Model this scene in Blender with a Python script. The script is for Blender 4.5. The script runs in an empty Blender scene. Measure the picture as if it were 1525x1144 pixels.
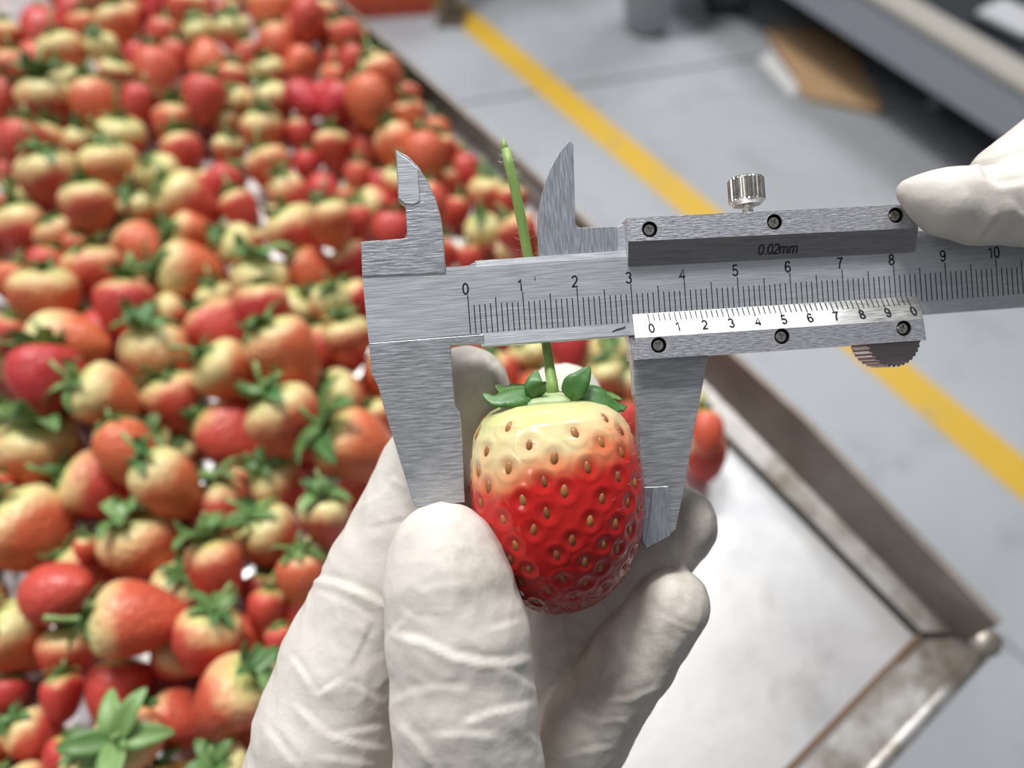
import bpy, bmesh, math, random
import numpy as np
from mathutils import Vector, Matrix, noise as mnoise

random.seed(7)
np.random.seed(7)
SC = bpy.context.scene
COL = SC.collection
R = math.radians

# ------------------------------------------------------------------ camera
FPX = 1050.0
W0, H0 = 1525.0, 1144.0
PITCH = R(55)
TABLE_Z = 0.85
CAM = Vector((0.0, 0.0, TABLE_Z + 0.30))
RT = Vector((1, 0, 0))
UP = Vector((0, math.sin(PITCH), math.cos(PITCH)))
FW = Vector((0, math.cos(PITCH), -math.sin(PITCH)))

cd = bpy.data.cameras.new('camera')
cam = bpy.data.objects.new('camera', cd)
COL.objects.link(cam)
cam.location = CAM
cam.rotation_euler = (math.pi / 2 - PITCH, 0, 0)
cd.sensor_fit = 'HORIZONTAL'
cd.sensor_width = 36.0
cd.lens = 36.0 * FPX / W0
cd.clip_start = 0.01
cd.clip_end = 100
cd.dof.use_dof = True
cd.dof.focus_distance = 0.1265
cd.dof.aperture_fstop = 8.5
SC.camera = cam

# ------------------------------------------------------------------ world, lamps, exposure
SC.view_settings.view_transform = 'Standard'
SC.view_settings.look = 'None'
SC.view_settings.exposure = 0.0
SC.view_settings.gamma = 1.0
SC.view_settings.use_curve_mapping = False

world = bpy.data.worlds.new('hall')
SC.world = world
world.use_nodes = True
wn = world.node_tree
wn.nodes.clear()
wo = wn.nodes.new('ShaderNodeOutputWorld')
wb = wn.nodes.new('ShaderNodeBackground')
wtc = wn.nodes.new('ShaderNodeTexCoord')
wsx = wn.nodes.new('ShaderNodeSeparateXYZ')
wr = wn.nodes.new('ShaderNodeValToRGB')
wn.links.new(wtc.outputs['Generated'], wsx.inputs[0])
wn.links.new(wsx.outputs['Z'], wr.inputs[0])
wn.links.new(wr.outputs[0], wb.inputs[0])
wn.links.new(wb.outputs[0], wo.inputs[0])
cr = wr.color_ramp
cr.elements[0].position = 0.0
cr.elements[0].color = (0.22, 0.22, 0.23, 1)
cr.elements[1].position = 0.85
cr.elements[1].color = (0.60, 0.62, 0.66, 1)
wb.inputs[1].default_value = 0.36


def lamp(name, loc, target, sx, sy, power, col=(1, 1, 1)):
    l = bpy.data.lights.new(name, 'AREA')
    l.shape = 'RECTANGLE'
    l.size, l.size_y = sx, sy
    l.energy = power
    l.color = col
    o = bpy.data.objects.new(name, l)
    COL.objects.link(o)
    o.location = loc
    o.rotation_euler = (Vector(target) - Vector(loc)).to_track_quat('-Z', 'Y').to_euler()
    return o


lamp('ceiling_lamp', (-0.55, 1.5, 3.6), (0.0, 0.2, 0.9), 1.0, 0.3, 104, (1.0, 0.985, 0.96))
lamp('ceiling_lamp', (-1.9, 1.5, 3.5), (0.0, 0.2, 0.9), 1.4, 0.12, 22, (0.95, 0.93, 1.0))
lamp('ceiling_lamp', (1.6, 3.2, 3.8), (1.0, 1.4, 0.0), 1.6, 0.4, 80, (0.96, 0.98, 1.0))
lamp('ceiling_lamp', (-2.4, -0.6, 3.6), (0.0, 0.2, 0.9), 1.6, 0.4, 16, (1.0, 0.98, 0.95))


# ------------------------------------------------------------------ helpers
def at(px, py, depth):
    """The point that stands at this depth (metres along the view axis) in this direction."""
    return CAM + depth * ((px - W0 / 2) / FPX * RT + (H0 / 2 - py) / FPX * UP + FW)


def on_plane(px, py, z):
    d = (px - W0 / 2) / FPX * RT + (H0 / 2 - py) / FPX * UP + FW
    return CAM + d * ((z - CAM.z) / d.z)


def link(name, mesh, mat=None, parent=None):
    o = bpy.data.objects.new(name, mesh)
    COL.objects.link(o)
    if mat is not None and len(mesh.materials) == 0:
        mesh.materials.append(mat)
    if parent is not None:
        o.parent = parent
    return o


def obj(name, bm, mat=None, parent=None, smooth=False):
    bmesh.ops.recalc_face_normals(bm, faces=bm.faces[:])
    me = bpy.data.meshes.new(name)
    bm.to_mesh(me)
    bm.free()
    if smooth:
        for p in me.polygons:
            p.use_smooth = True
    return link(name, me, mat, parent)


def tag(o, label, cat, group=None):
    o['label'] = label
    o['category'] = cat
    if group:
        o['group'] = group
    return o


def structure(o):
    o['kind'] = 'structure'
    return o


def empty(name, loc=(0, 0, 0)):
    o = bpy.data.objects.new(name, None)
    COL.objects.link(o)
    o.location = loc
    o.empty_display_size = 0.01
    return o


def prism(bm, pts, n0, n1):
    """pts: list of 3D points (polygon); extruded from offset vector n0 to n1."""
    a = [bm.verts.new(Vector(p) + n0) for p in pts]
    b = [bm.verts.new(Vector(p) + n1) for p in pts]
    n = len(pts)
    bm.faces.new(a)
    bm.faces.new(b[::-1])
    for i in range(n):
        bm.faces.new((a[i], b[i], b[(i + 1) % n], a[(i + 1) % n]))
    return a, b


def add_box(bm, c, s, rot=None):
    m = Matrix.Translation(Vector(c))
    if rot is not None:
        m = m @ rot
    m = m @ Matrix.Diagonal((s[0], s[1], s[2], 1))
    return bmesh.ops.create_cube(bm, size=1, matrix=m)['verts']


def add_tube(bm, pts, radii, seg=12, cap=True):
    pts = [Vector(p) for p in pts]
    rings = []
    ref = None
    for i, p in enumerate(pts):
        t = (pts[min(i + 1, len(pts) - 1)] - pts[max(i - 1, 0)]).normalized()
        if ref is None:
            ref = t.orthogonal().normalized()
        ref = (ref - t * ref.dot(t)).normalized()
        b = t.cross(ref)
        r = radii[i] if hasattr(radii, '__len__') else radii
        rings.append([bm.verts.new(p + r * (math.cos(2 * math.pi * k / seg) * ref + math.sin(2 * math.pi * k / seg) * b))
                      for k in range(seg)])
    for a, b in zip(rings, rings[1:]):
        for k in range(seg):
            bm.faces.new((a[k], a[(k + 1) % seg], b[(k + 1) % seg], b[k]))
    if cap:
        bm.faces.new(rings[0][::-1])
        bm.faces.new(rings[-1])


# ------------------------------------------------------------------ material helper
class NT:
    def __init__(self, name):
        self.m = bpy.data.materials.new(name)
        self.m.use_nodes = True
        self.t = self.m.node_tree
        self.b = self.t.nodes['Principled BSDF']

    def n(self, kind, **kw):
        nd = self.t.nodes.new('ShaderNode' + kind)
        for k, v in kw.items():
            if k.startswith('i_'):
                key = k[2:]
                key = int(key) if key.isdigit() else key.replace('_', ' ')
                self.set(nd.inputs[key], v)
            else:
                setattr(nd, k, v)
        return nd

    def set(self, inp, v):
        if isinstance(v, bpy.types.NodeSocket):
            self.t.links.new(v, inp)
        elif isinstance(v, bpy.types.Node):
            self.t.links.new(v.outputs[0], inp)
        else:
            inp.default_value = v

    def math(self, op, a, b=None, c=None, clamp=False):
        nd = self.n('Math', operation=op)
        nd.use_clamp = clamp
        self.set(nd.inputs[0], a)
        if b is not None:
            self.set(nd.inputs[1], b)
        if c is not None:
            self.set(nd.inputs[2], c)
        return nd.outputs[0]

    def mix(self, f, a, b, blend='MIX'):
        nd = self.n('Mix', data_type='RGBA', blend_type=blend)
        self.set(nd.inputs[0], f)
        self.set(nd.inputs[6], a if not isinstance(a, tuple) else (*a, 1)[:4])
        self.set(nd.inputs[7], b if not isinstance(b, tuple) else (*b, 1)[:4])
        return nd.outputs[2]

    def step(self, v, lo, hi, a=0.0, b=1.0):
        nd = self.n('MapRange', interpolation_type='SMOOTHSTEP')
        self.set(nd.inputs[0], v)
        self.set(nd.inputs[1], lo)
        self.set(nd.inputs[2], hi)
        nd.inputs[3].default_value = a
        nd.inputs[4].default_value = b
        return nd.outputs[0]

    def coord(self, scale=(1, 1, 1), rot=(0, 0, 0), out='Object'):
        tc = self.n('TexCoord')
        mp = self.n('Mapping')
        self.t.links.new(tc.outputs[out], mp.inputs[0])
        mp.inputs['Scale'].default_value = scale
        mp.inputs['Rotation'].default_value = rot
        return mp.outputs[0]

    def noise(self, vec, scale, detail=3, rough=0.5):
        nd = self.n('TexNoise')
        self.set(nd.inputs['Vector'], vec)
        nd.inputs['Scale'].default_value = scale
        nd.inputs['Detail'].default_value = detail
        nd.inputs['Roughness'].default_value = rough
        return nd.outputs[0]

    def bump(self, h, strength, dist):
        nd = self.n('Bump')
        self.set(nd.inputs['Height'], h)
        nd.inputs['Strength'].default_value = strength
        nd.inputs['Distance'].default_value = dist
        self.set(self.b.inputs['Normal'], nd.outputs[0])
        return nd.outputs[0]

    def p(self, **kw):
        for k, v in kw.items():
            key = {'color': 'Base Color', 'rough': 'Roughness', 'metal': 'Metallic', 'coat': 'Coat Weight',
                   'coat_rough': 'Coat Roughness', 'sss': 'Subsurface Weight', 'sss_scale': 'Subsurface Scale',
                   'spec': 'Specular IOR Level', 'trans': 'Transmission Weight'}[k]
            if k == 'color' and isinstance(v, tuple):
                v = (*v, 1)[:4]
            self.set(self.b.inputs[key], v)
        return self


def brushed(name, base, rough, scale, rot=(0, 0, 0), bump=0.12, var=0.12, metal=1.0):
    """Brushed steel; the grain runs along the local x axis turned by rot."""
    t = NT(name)
    # the caliper's parts are modelled in millimetres: scales are given per metre
    v = t.coord(scale=tuple(x * 0.001 for x in scale), rot=rot)
    g = t.noise(v, 1.0, 4, 0.65)
    blot = t.noise(t.coord(scale=(0.09, 0.09, 0.09)), 1.0, 3)
    c = t.mix(t.step(g, 0.3, 0.7), tuple(x * (1 - var) for x in base), tuple(min(1, x * (1 + var)) for x in base))
    c = t.mix(t.math('MULTIPLY', blot, 0.25), c, tuple(x * 0.8 for x in base))
    t.p(color=c, metal=metal, rough=t.step(g, 0.2, 0.8, rough * 0.75, rough * 1.25))
    t.bump(g, bump, 0.0002)
    return t.m


def plain(name, col, rough=0.6, metal=0.0, **kw):
    return NT(name).p(color=col, rough=rough, metal=metal, **kw).m


M = {}
M['steel'] = brushed('satin_steel', (0.62, 0.65, 0.69), 0.42, (160, 4200, 900), bump=0.3, var=0.14, metal=0.6)
M['jaw_steel'] = brushed('ground_jaw_steel', (0.53, 0.55, 0.58), 0.38, (260, 2600, 900), rot=(0, 0, R(-10)), bump=0.5, var=0.26, metal=0.75)
M['cross_steel'] = brushed('cross_ground_steel', (0.52, 0.55, 0.61), 0.36, (3000, 260, 900), rot=(0, 0, R(4)), bump=0.5, var=0.24, metal=0.75)
M['cover_steel'] = brushed('glittering_ground_steel', (0.62, 0.63, 0.68), 0.32, (700, 3600, 2400), bump=0.7, var=0.3, metal=0.65)
M['bevel_steel'] = brushed('brushed_bevel_steel', (0.55, 0.54, 0.56), 0.3, (120, 4200, 4200), bump=0.15)
M['vernier_steel'] = brushed('matt_vernier_steel', (0.86, 0.87, 0.86), 0.42, (300, 4200, 4200), bump=0.06, var=0.05)
M['nickel'] = brushed('nickel_plate', (0.62, 0.59, 0.54), 0.28, (600, 600, 600), bump=0.05)
M['wheel'] = brushed('dull_wheel_steel', (0.36, 0.31, 0.30), 0.42, (300, 3600, 900), bump=0.15)
M['ink'] = plain('etched_black', (0.03, 0.03, 0.035), 0.95, spec=0.05)
M['grey_ink'] = plain('etched_grey', (0.055, 0.055, 0.06), 0.95, spec=0.05)
M['dark'] = plain('recess_shade', (0.015, 0.015, 0.015), 0.7)  # shade inside the screw counterbores, put into the colour

# table steel
t = NT('worn_table_steel')
v = t.coord()
n1 = t.noise(v, 9, 5, 0.6)
n2 = t.noise(v, 38, 4, 0.6)
c = t.mix(t.step(n1, 0.35, 0.7), (0.80, 0.80, 0.82), (0.66, 0.65, 0.63))
c = t.mix(t.math('MULTIPLY', t.step(n2, 0.56, 0.72), 0.35), c, (0.42, 0.41, 0.38))
t.p(color=c, metal=0.75, rough=t.step(n1, 0.3, 0.7, 0.26, 0.42))
t.bump(n1, 0.08, 0.01)
M['sheet'] = t.m

t = NT('stained_flange_steel')
v = t.coord()
n1 = t.noise(v, 16, 5, 0.65)
n2 = t.noise(v, 55, 4, 0.6)
c = t.mix(t.step(n1, 0.42, 0.62), (0.62, 0.61, 0.60), (0.30, 0.26, 0.22))
c = t.mix(t.math('MULTIPLY', t.step(n2, 0.5, 0.7), 0.6), c, (0.16, 0.12, 0.08))
t.p(color=c, metal=0.7, rough=0.42)
t.bump(n2, 0.1, 0.004)
M['flange'] = t.m

t = NT('tarnished_rail_steel')
v = t.coord()
n1 = t.noise(v, 14, 5, 0.65)
c = t.mix(t.step(n1, 0.35, 0.7), (0.26, 0.23, 0.205), (0.17, 0.145, 0.125))
t.p(color=c, metal=0.6, rough=0.5)
M['rail'] = t.m
M['rust'] = plain('rust_brown_sealant', (0.13, 0.08, 0.045), 0.85)
M['gap'] = plain('dark_gap', (0.03, 0.028, 0.025), 0.9)

# floor
t = NT('grey_epoxy_floor')
v = t.coord()
n1 = t.noise(v, 1.6, 5, 0.6)
n2 = t.noise(v, 7, 5, 0.6)
c = t.mix(t.step(n1, 0.35, 0.68), (0.39, 0.41, 0.435), (0.33, 0.345, 0.36))
c = t.mix(t.math('MULTIPLY', t.step(n2, 0.52, 0.74), 0.45), c, (0.22, 0.22, 0.22))
t.p(color=c, rough=0.45)
M['floor'] = t.m
t = NT('worn_yellow_paint')
v = t.coord()
n2 = t.noise(v, 9, 5, 0.65)
c = t.mix(t.step(n2, 0.55, 0.75), (0.62, 0.385, 0.035), (0.44, 0.33, 0.13))
t.p(color=c, rough=0.5)
M['yellow'] = t.m
M['joint'] = plain('floor_joint_filler', (0.13, 0.13, 0.13), 0.8)
M['crate'] = plain('orange_red_plastic', (0.62, 0.09, 0.035), 0.4)
M['machine_grey'] = plain('grey_machine_paint', (0.29, 0.31, 0.355), 0.4)
M['machine_light'] = plain('bare_alloy_strip', (0.50, 0.47, 0.42), 0.4, 0.4)
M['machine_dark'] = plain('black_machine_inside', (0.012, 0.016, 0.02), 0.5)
M['foot_grey'] = plain('pale_grey_cast_foot', (0.34, 0.36, 0.38), 0.45)
M['post'] = plain('brown_painted_post', (0.13, 0.10, 0.07), 0.5)
M['pale'] = plain('pale_plastic', (0.62, 0.63, 0.66), 0.5)
t = NT('brown_cardboard')
n1 = t.noise(t.coord(), 12, 4)
t.p(color=t.mix(n1, (0.46, 0.29, 0.15), (0.58, 0.38, 0.21)), rough=0.8)
M['card'] = t.m
M['paper'] = plain('white_paper', (0.75, 0.75, 0.74), 0.8)

# green parts
def green(name, a, b, rough=0.45):
    t = NT(name)
    n1 = t.noise(t.coord(), 3.0, 3)
    oi = t.n('ObjectInfo')
    c = t.mix(n1, a, b)
    c = t.mix(t.math('MULTIPLY', oi.outputs['Random'], 0.45), c, (0.20, 0.30, 0.09))
    t.p(color=c, rough=rough, sss=0.0)
    return t.m


M['leaf'] = green('sepal_green', (0.035, 0.115, 0.03), (0.085, 0.20, 0.055))
M['pale_leaf'] = green('pale_sepal_green', (0.14, 0.27, 0.08), (0.22, 0.36, 0.13))
M['stem'] = green('stem_green', (0.20, 0.32, 0.10), (0.28, 0.40, 0.15))
t = NT('fresh_stem_green')
v = t.coord()
n1 = t.noise(t.coord(scale=(900, 900, 220)), 1.0, 3)
t.p(color=t.mix(n1, (0.19, 0.34, 0.07), (0.34, 0.50, 0.15)), rough=0.5, sss=0.15, sss_scale=0.002)
M['main_stem'] = t.m
t = NT('dark_fresh_sepal')
v = t.coord()
n1 = t.noise(v, 600, 4)
t.p(color=t.mix(n1, (0.03, 0.115, 0.022), (0.09, 0.22, 0.05)), rough=0.42)
t.bump(n1, 0.25, 0.0006)
M['main_leaf'] = t.m
M['hull'] = plain('pale_green_hull', (0.40, 0.50, 0.25), 0.45, sss=0.2, sss_scale=0.002)
M['hair'] = plain('fine_pale_hair', (0.7, 0.72, 0.6), 0.6)

# strawberries of the heap: ripeness and pale shoulder are properties of each fruit
t = NT('strawberry_skin')
tc = t.n('TexCoord')
ob = tc.outputs['Object']
sep = t.n('SeparateXYZ')
t.set(sep.inputs[0], ob)
ripe = t.n('Attribute', attribute_type='OBJECT', attribute_name='ripeness').outputs['Fac']
pale = t.n('Attribute', attribute_type='OBJECT', attribute_name='shoulder').outputs['Fac']
oi = t.n('ObjectInfo').outputs['Random']
vadd = t.n('VectorMath', operation='ADD')
t.set(vadd.inputs[0], ob)
cx = t.n('CombineXYZ')
t.set(cx.inputs[0], t.math('MULTIPLY', oi, 40.0))
t.set(vadd.inputs[1], cx.outputs[0])
nz = t.noise(vadd.outputs[0], 1.1, 2)
z = t.math('ADD', sep.outputs[2], t.math('MULTIPLY', t.math('SUBTRACT', nz, 0.5), 1.1))
edge = t.math('SUBTRACT', 1.12, t.math('MULTIPLY', pale, 1.62))
d = t.math('SUBTRACT', z, edge)
red = t.mix(ripe, (0.66, 0.165, 0.065), (0.50, 0.030, 0.042))
c = t.mix(t.step(d, -0.34, 0.16), red, (0.71, 0.40, 0.19))
c = t.mix(t.step(d, 0.0, 0.5), c, (0.72, 0.62, 0.29))
c = t.mix(t.math('MULTIPLY', t.step(sep.outputs[2], 0.74, 0.98), 0.6), c, (0.42, 0.52, 0.13))
vo = t.n('TexVoronoi', feature='F1')
t.set(vo.inputs['Vector'], ob)
vo.inputs['Scale'].default_value = 4.6
sd = t.step(vo.outputs['Distance'], 0.10, 0.20, 1.0, 0.0)
c = t.mix(t.math('MULTIPLY', sd, 0.42), c, (0.45, 0.20, 0.07))
t.p(color=c, rough=0.38, spec=0.45)
t.bump(t.step(vo.outputs['Distance'], 0.05, 0.5), 0.22, 0.1)
M['berry'] = t.m

# the measured strawberry
t = NT('fresh_strawberry_skin')
tc = t.n('TexCoord')
ob = tc.outputs['Object']
sep = t.n('SeparateXYZ')
t.set(sep.inputs[0], ob)
nz = t.noise(ob, 120, 3)
nf = t.noise(ob, 900, 3)
z = t.math('ADD', sep.outputs[2], t.math('MULTIPLY', t.math('SUBTRACT', nz, 0.5), 0.009))
z = t.math('ADD', z, t.math('MULTIPLY', sep.outputs[0], -0.22))
pit = t.n('Attribute', attribute_name='pit').outputs['Fac']
z = t.math('SUBTRACT', z, t.math('MULTIPLY', pit, 0.0016))
redc = t.mix(t.step(z, -0.016, 0.006), (0.31, 0.004, 0.005), (0.56, 0.014, 0.011))
redc = t.mix(t.math('MULTIPLY', nf, 0.3), redc, (0.52, 0.022, 0.016))
c = t.mix(t.step(z, 0.0058, 0.0112), redc, (0.80, 0.30, 0.13))
c = t.mix(t.step(z, 0.0088, 0.0145), c, (0.80, 0.66, 0.36))
c = t.mix(t.step(z, 0.0140, 0.0200), c, (0.60, 0.61, 0.27))
c = t.mix(t.math('MULTIPLY', pit, 0.22), c, (0.45, 0.03, 0.015))
t.p(color=c, rough=0.17, sss=0.06, sss_scale=0.0015, coat=0.3, coat_rough=0.04, spec=0.42)
t.b.inputs['Subsurface Radius'].default_value = (1.0, 0.35, 0.2)
t.bump(t.noise(ob, 2200, 2), 0.06, 0.0004)
M['main_berry'] = t.m
t = NT('achene')
t.p(color=t.mix(t.n('ObjectInfo').outputs['Random'], (0.22, 0.07, 0.025), (0.38, 0.17, 0.05)), rough=0.35)
M['seed'] = t.m

# latex glove
t = NT('white_latex_glove')
ob = t.n('TexCoord').outputs['Object']
nl = t.noise(ob, 70, 4, 0.55)
ns = t.n('TexNoise', noise_type='RIDGED_MULTIFRACTAL')
t.set(ns.inputs['Vector'], t.coord(scale=(1, 1, 1.6), rot=(0.4, 0.5, 0.9)))
ns.inputs['Scale'].default_value = 85
ns.inputs['Detail'].default_value = 2.0
fine = t.noise(ob, 1400, 3)
dirt_shade = t.n('Attribute', attribute_name='smudge_shade').outputs['Fac']
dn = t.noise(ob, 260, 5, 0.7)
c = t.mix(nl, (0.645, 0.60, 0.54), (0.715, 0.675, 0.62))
c = t.mix(t.math('MULTIPLY', dirt_shade, t.step(dn, 0.34, 0.70, 0.2, 0.75)), c, (0.34, 0.28, 0.225))  # grime on the tips and shade on ring and little finger, in one colour
t.p(color=c, rough=0.5, sss=0.0, spec=0.35)
h = t.math('ADD', t.math('MULTIPLY', ns.outputs[0], 0.35), t.math('ADD', t.math('MULTIPLY', nl, 0.9), t.math('MULTIPLY', fine, 0.05)))
t.bump(h, 0.32, 0.0022)
M['glove'] = t.m

# ================================================================== SETTING
FS = 9.0
bm = bmesh.new()
bmesh.ops.create_grid(bm, x_segments=2, y_segments=2, size=FS)
floor = structure(obj('floor', bm, M['floor']))
floor.location = (0, 3, 0)


def floor_strip(name, pxs, width, mat, z):
    a, b = on_plane(*pxs[0], 0), on_plane(*pxs[1], 0)
    d = (b - a).normalized()
    n = Vector((-d.y, d.x, 0)) * width / 2
    bm = bmesh.new()
    prism(bm, [a - n, b - n, b + n, a + n], Vector((0, 0, 0.0002)), Vector((0, 0, z)))
    return structure(obj(name, bm, mat))


floor_strip('trim_1', [(606, -45), (1620, 792)], 0.082, M['yellow'], 0.0012)
floor_strip('trim_2', [(600, 168), (1142, 84)], 0.012, M['joint'], 0.0007)
floor_strip('trim_3', [(1450, 918), (1620, 1060)], 0.005, M['joint'], 0.0007)

# the hall's far and side walls, out of view
for nm, a, b in (('wall_north', (-9, 11.8), (9, 11.8)), ('wall_east', (8.9, -5.5), (8.9, 11.8))):
    bm = bmesh.new()
    av_, bv_ = Vector((*a, 0)), Vector((*b, 0))
    d = (bv_ - av_).normalized()
    prism(bm, [av_, bv_, bv_ + Vector((0, 0, 4.2)), av_ + Vector((0, 0, 4.2))], Vector((-d.y, d.x, 0)) * 0.0, Vector((-d.y, d.x, 0)) * 0.1)
    structure(obj(nm, bm, plain(nm + '_paint', (0.6, 0.61, 0.62), 0.7)))

# ------------------------------------------------------------------ sorting table
table = empty('sorting_table', on_plane(1100, 900, 0))
tag(table, 'stainless steel sorting table with tarnished raised rail carrying the strawberry heap', 'table')
tinv = Matrix.Translation(-table.location)


def tobj(name, bm, mat, smooth=False):
    bm.transform(tinv)
    return obj(name, bm, mat, table, smooth)


Z = TABLE_Z
# lines of the rail, seen from the sheet outwards
gap_line = [on_plane(*p, Z) for p in [(330, -130), (560, 100), (1071, 645), (1217, 793), (1365, 944)]]
fl_line = [on_plane(*p, Z) for p in [(365, -130), (600, 100), (1074, 598), (1240, 766), (1423, 949)]]
out_line = [on_plane(*p, Z + 0.026) for p in [(352, -130), (500, 0), (755, 225), (1190, 619), (1486, 931)]]
out_line2 = [p + Vector((0.003, 0.0015, 0)) for p in out_line]
end_in = on_plane(1169, 1144, Z)
e0 = gap_line[-1]
e_dir = (end_in - e0).normalized()
end_far_in = e0 + e_dir * 0.62
corner_out = on_plane(1484, 948, Z)
end_out = on_plane(1301, 1144, Z)
end_far_out = corner_out + (end_out - corner_out).normalized() * 0.66
far_left = gap_line[0] + (end_far_in - e0)

bm = bmesh.new()
prism(bm, [end_far_in] + [*gap_line[::-1]] + [far_left], Vector((0, 0, -0.003)), Vector((0, 0, 0)))
sheet = tobj('steel_sheet', bm, M['sheet'])

# dark gap and flange
bm = bmesh.new()
side = Vector((0.0016, 0.0008, 0))
prism(bm, [p - side for p in gap_line] + [p + side for p in gap_line[::-1]], Vector((0, 0, 0.0001)), Vector((0, 0, 0.0005)))
tobj('gap_line', bm, M['gap'])
bm = bmesh.new()
prism(bm, [p + side for p in gap_line] + [corner_out - Vector((0.004, 0, 0))] + fl_line[::-1], Vector((0, 0, -0.003)), Vector((0, 0, 0.0012)))
tobj('frame_flange', bm, M['flange'])

# raised rail with a little thickness and a hanging skirt
bm = bmesh.new()
n = len(fl_line)
rows = []
for i in range(n):
    o1, o2 = out_line[i], out_line2[i]
    rows.append([bm.verts.new(p) for p in (fl_line[i], o1 + Vector((0, 0, -0.001)), o1, o2, Vector((o2.x, o2.y, Z - 0.05)),
                                           Vector((fl_line[i].x, fl_line[i].y, Z - 0.05)))])
for a, b in zip(rows, rows[1:]):
    k = len(a)
    for j in range(k):
        bm.faces.new((a[j], a[(j + 1) % k], b[(j + 1) % k], b[j]))
bm.faces.new(rows[0])
bm.faces.new(rows[-1][::-1])
tobj('side_rail', bm, M['rail'])

# near end: brown seam, flat end flange, rolled lip
nrm = Vector((-e_dir.y, e_dir.x, 0))
if nrm.dot(corner_out - e0) < 0:
    nrm = -nrm
bm = bmesh.new()
prism(bm, [e0, end_far_in, end_far_in + nrm * 0.0026, e0 + nrm * 0.0026], Vector((0, 0, 0.0001)), Vector((0, 0, 0.0009)))
tobj('rust_seam', bm, M['rust'])
bm = bmesh.new()
prism(bm, [e0 + nrm * 0.0035, end_far_in + nrm * 0.0035, end_far_out, corner_out], Vector((0, 0, -0.003)), Vector((0, 0, 0.0011)))
tobj('end_flange', bm, M['flange'])
bm = bmesh.new()
lip = [corner_out + (end_far_out - corner_out) * k / 12 for k in range(13)]
add_tube(bm, [p + Vector((0, 0, -0.0012)) for p in lip], 0.0036, 12)
tobj('rolled_lip', bm, M['flange'], True)
bm = bmesh.new()
d = (end_far_out - corner_out).normalized()
prism(bm, [corner_out, end_far_out, end_far_out + Vector((0, 0, -0.05)), corner_out + Vector((0, 0, -0.05))], nrm * -0.002, nrm * 0.001)
tobj('end_apron', bm, M['rail'])
bm = bmesh.new()
ccap = on_plane(1470, 955, Z)
add_tube(bm, [ccap + Vector((0, 0, -0.03)), ccap, ccap + Vector((0, 0, 0.002))], [0.006, 0.006, 0.004], 10)
tobj('corner_bead', bm, M['flange'], True)
# legs under the table
for p in (gap_line[-1] * 0.97 + end_far_in * 0.03, end_far_in, gap_line[0], far_left):
    q = p.lerp((gap_line[-1] + far_left) / 2, 0.22)
    bm = bmesh.new()
    add_box(bm, (q.x, q.y, (Z - 0.003) / 2), (0.04, 0.04, Z - 0.003))
    tobj('leg', bm, M['rail'])

# ------------------------------------------------------------------ things on the floor beyond
# crate
crate = empty('plastic_crate', on_plane(505, 30, 0))
tag(crate, 'orange red plastic crate standing on floor beyond the table rail', 'crate')
a = on_plane(512, 30, 0)
b = on_plane(640, 22, 0)
dx = (b - a)
L = dx.length
ang = math.atan2(dx.y, dx.x)
crate.location = (a + b) / 2
crate.rotation_euler = (0, 0, ang)
CW, CD, CH = L, 0.42, 0.26
for i, (cx_, cy_, sx_, sy_) in enumerate(((0, 0.006, CW, 0.012), (0, CD - 0.006, CW, 0.012), (-CW / 2 + 0.006, CD / 2, 0.012, CD - 0.024), (CW / 2 - 0.006, CD / 2, 0.012, CD - 0.024))):
    bm = bmesh.new()
    add_box(bm, (cx_, cy_, CH / 2), (sx_, sy_, CH))
    nr = 5 if sx_ > sy_ else 3
    ln = max(sx_, sy_)
    for k in range(nr + 1):
        off = -ln / 2 + ln * k / nr
        c_ = (cx_ + off, cy_, CH / 2) if sx_ > sy_ else (cx_, cy_ + off, CH / 2)
        add_box(bm, c_, (0.018, 0.026, CH) if sx_ > sy_ else (0.026, 0.018, CH))
    add_box(bm, (cx_, cy_, CH - 0.012), (sx_ + 0.02, sy_ + 0.02, 0.024))
    add_box(bm, (cx_, cy_, 0.06), (sx_ + 0.008, sy_ + 0.012, 0.014))
    obj('crate_side', bm, M['crate'], crate)
bm = bmesh.new()
add_box(bm, (0, CD / 2, 0.008), (CW, CD, 0.016))
obj('crate_floor', bm, M['crate'], crate)

# post beside the crate
pb = on_plane(672, 30, 0)
post = empty('steel_post', pb)
tag(post, 'dark brown steel post standing at the top of the yellow line', 'post')
bm = bmesh.new()
add_box(bm, (0, 0, 0.5), (0.05, 0.05, 1.0))
obj('upright', bm, M['post'], post)
bm = bmesh.new()
add_box(bm, (0, 0, 0.006), (0.09, 0.09, 0.012))
obj('base_plate', bm, M['post'], post)

# dark cabinet along the top with its pale foot
cb0, cb1 = on_plane(700, 8, 0), on_plane(930, 2, 0)
cab = empty('machine_cabinet', (cb0 + cb1) / 2)
tag(cab, 'dark machine cabinet with a black plinth behind the pale cast foot', 'machine')
dx = cb1 - cb0
cab.rotation_euler = (0, 0, math.atan2(dx.y, dx.x))
bm = bmesh.new()
add_box(bm, (0, 0.3, 0.55), (dx.length * 1.05, 0.4, 0.9))
obj('housing', bm, M['machine_grey'], cab)
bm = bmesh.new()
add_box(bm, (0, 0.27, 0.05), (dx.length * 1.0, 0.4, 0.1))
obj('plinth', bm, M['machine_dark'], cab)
fb = on_plane(962, 42, 0)
foot = empty('floor_stand', fb)
tag(foot, 'pale grey cast floor stand tapering to a rounded floor pad', 'stand')
bm = bmesh.new()
prof = [(0.0, 0.0), (0.045, 0.0), (0.062, 0.012), (0.072, 0.04), (0.085, 0.10), (0.10, 0.2), (0.112, 0.32), (0.112, 0.5)]
add_tube(bm, [(0, 0, z_) for r_, z_ in prof[1:]], [r_ for r_, z_ in prof[1:]], 28)
obj('cast_foot', bm, M['foot_grey'], foot, True)
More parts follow.
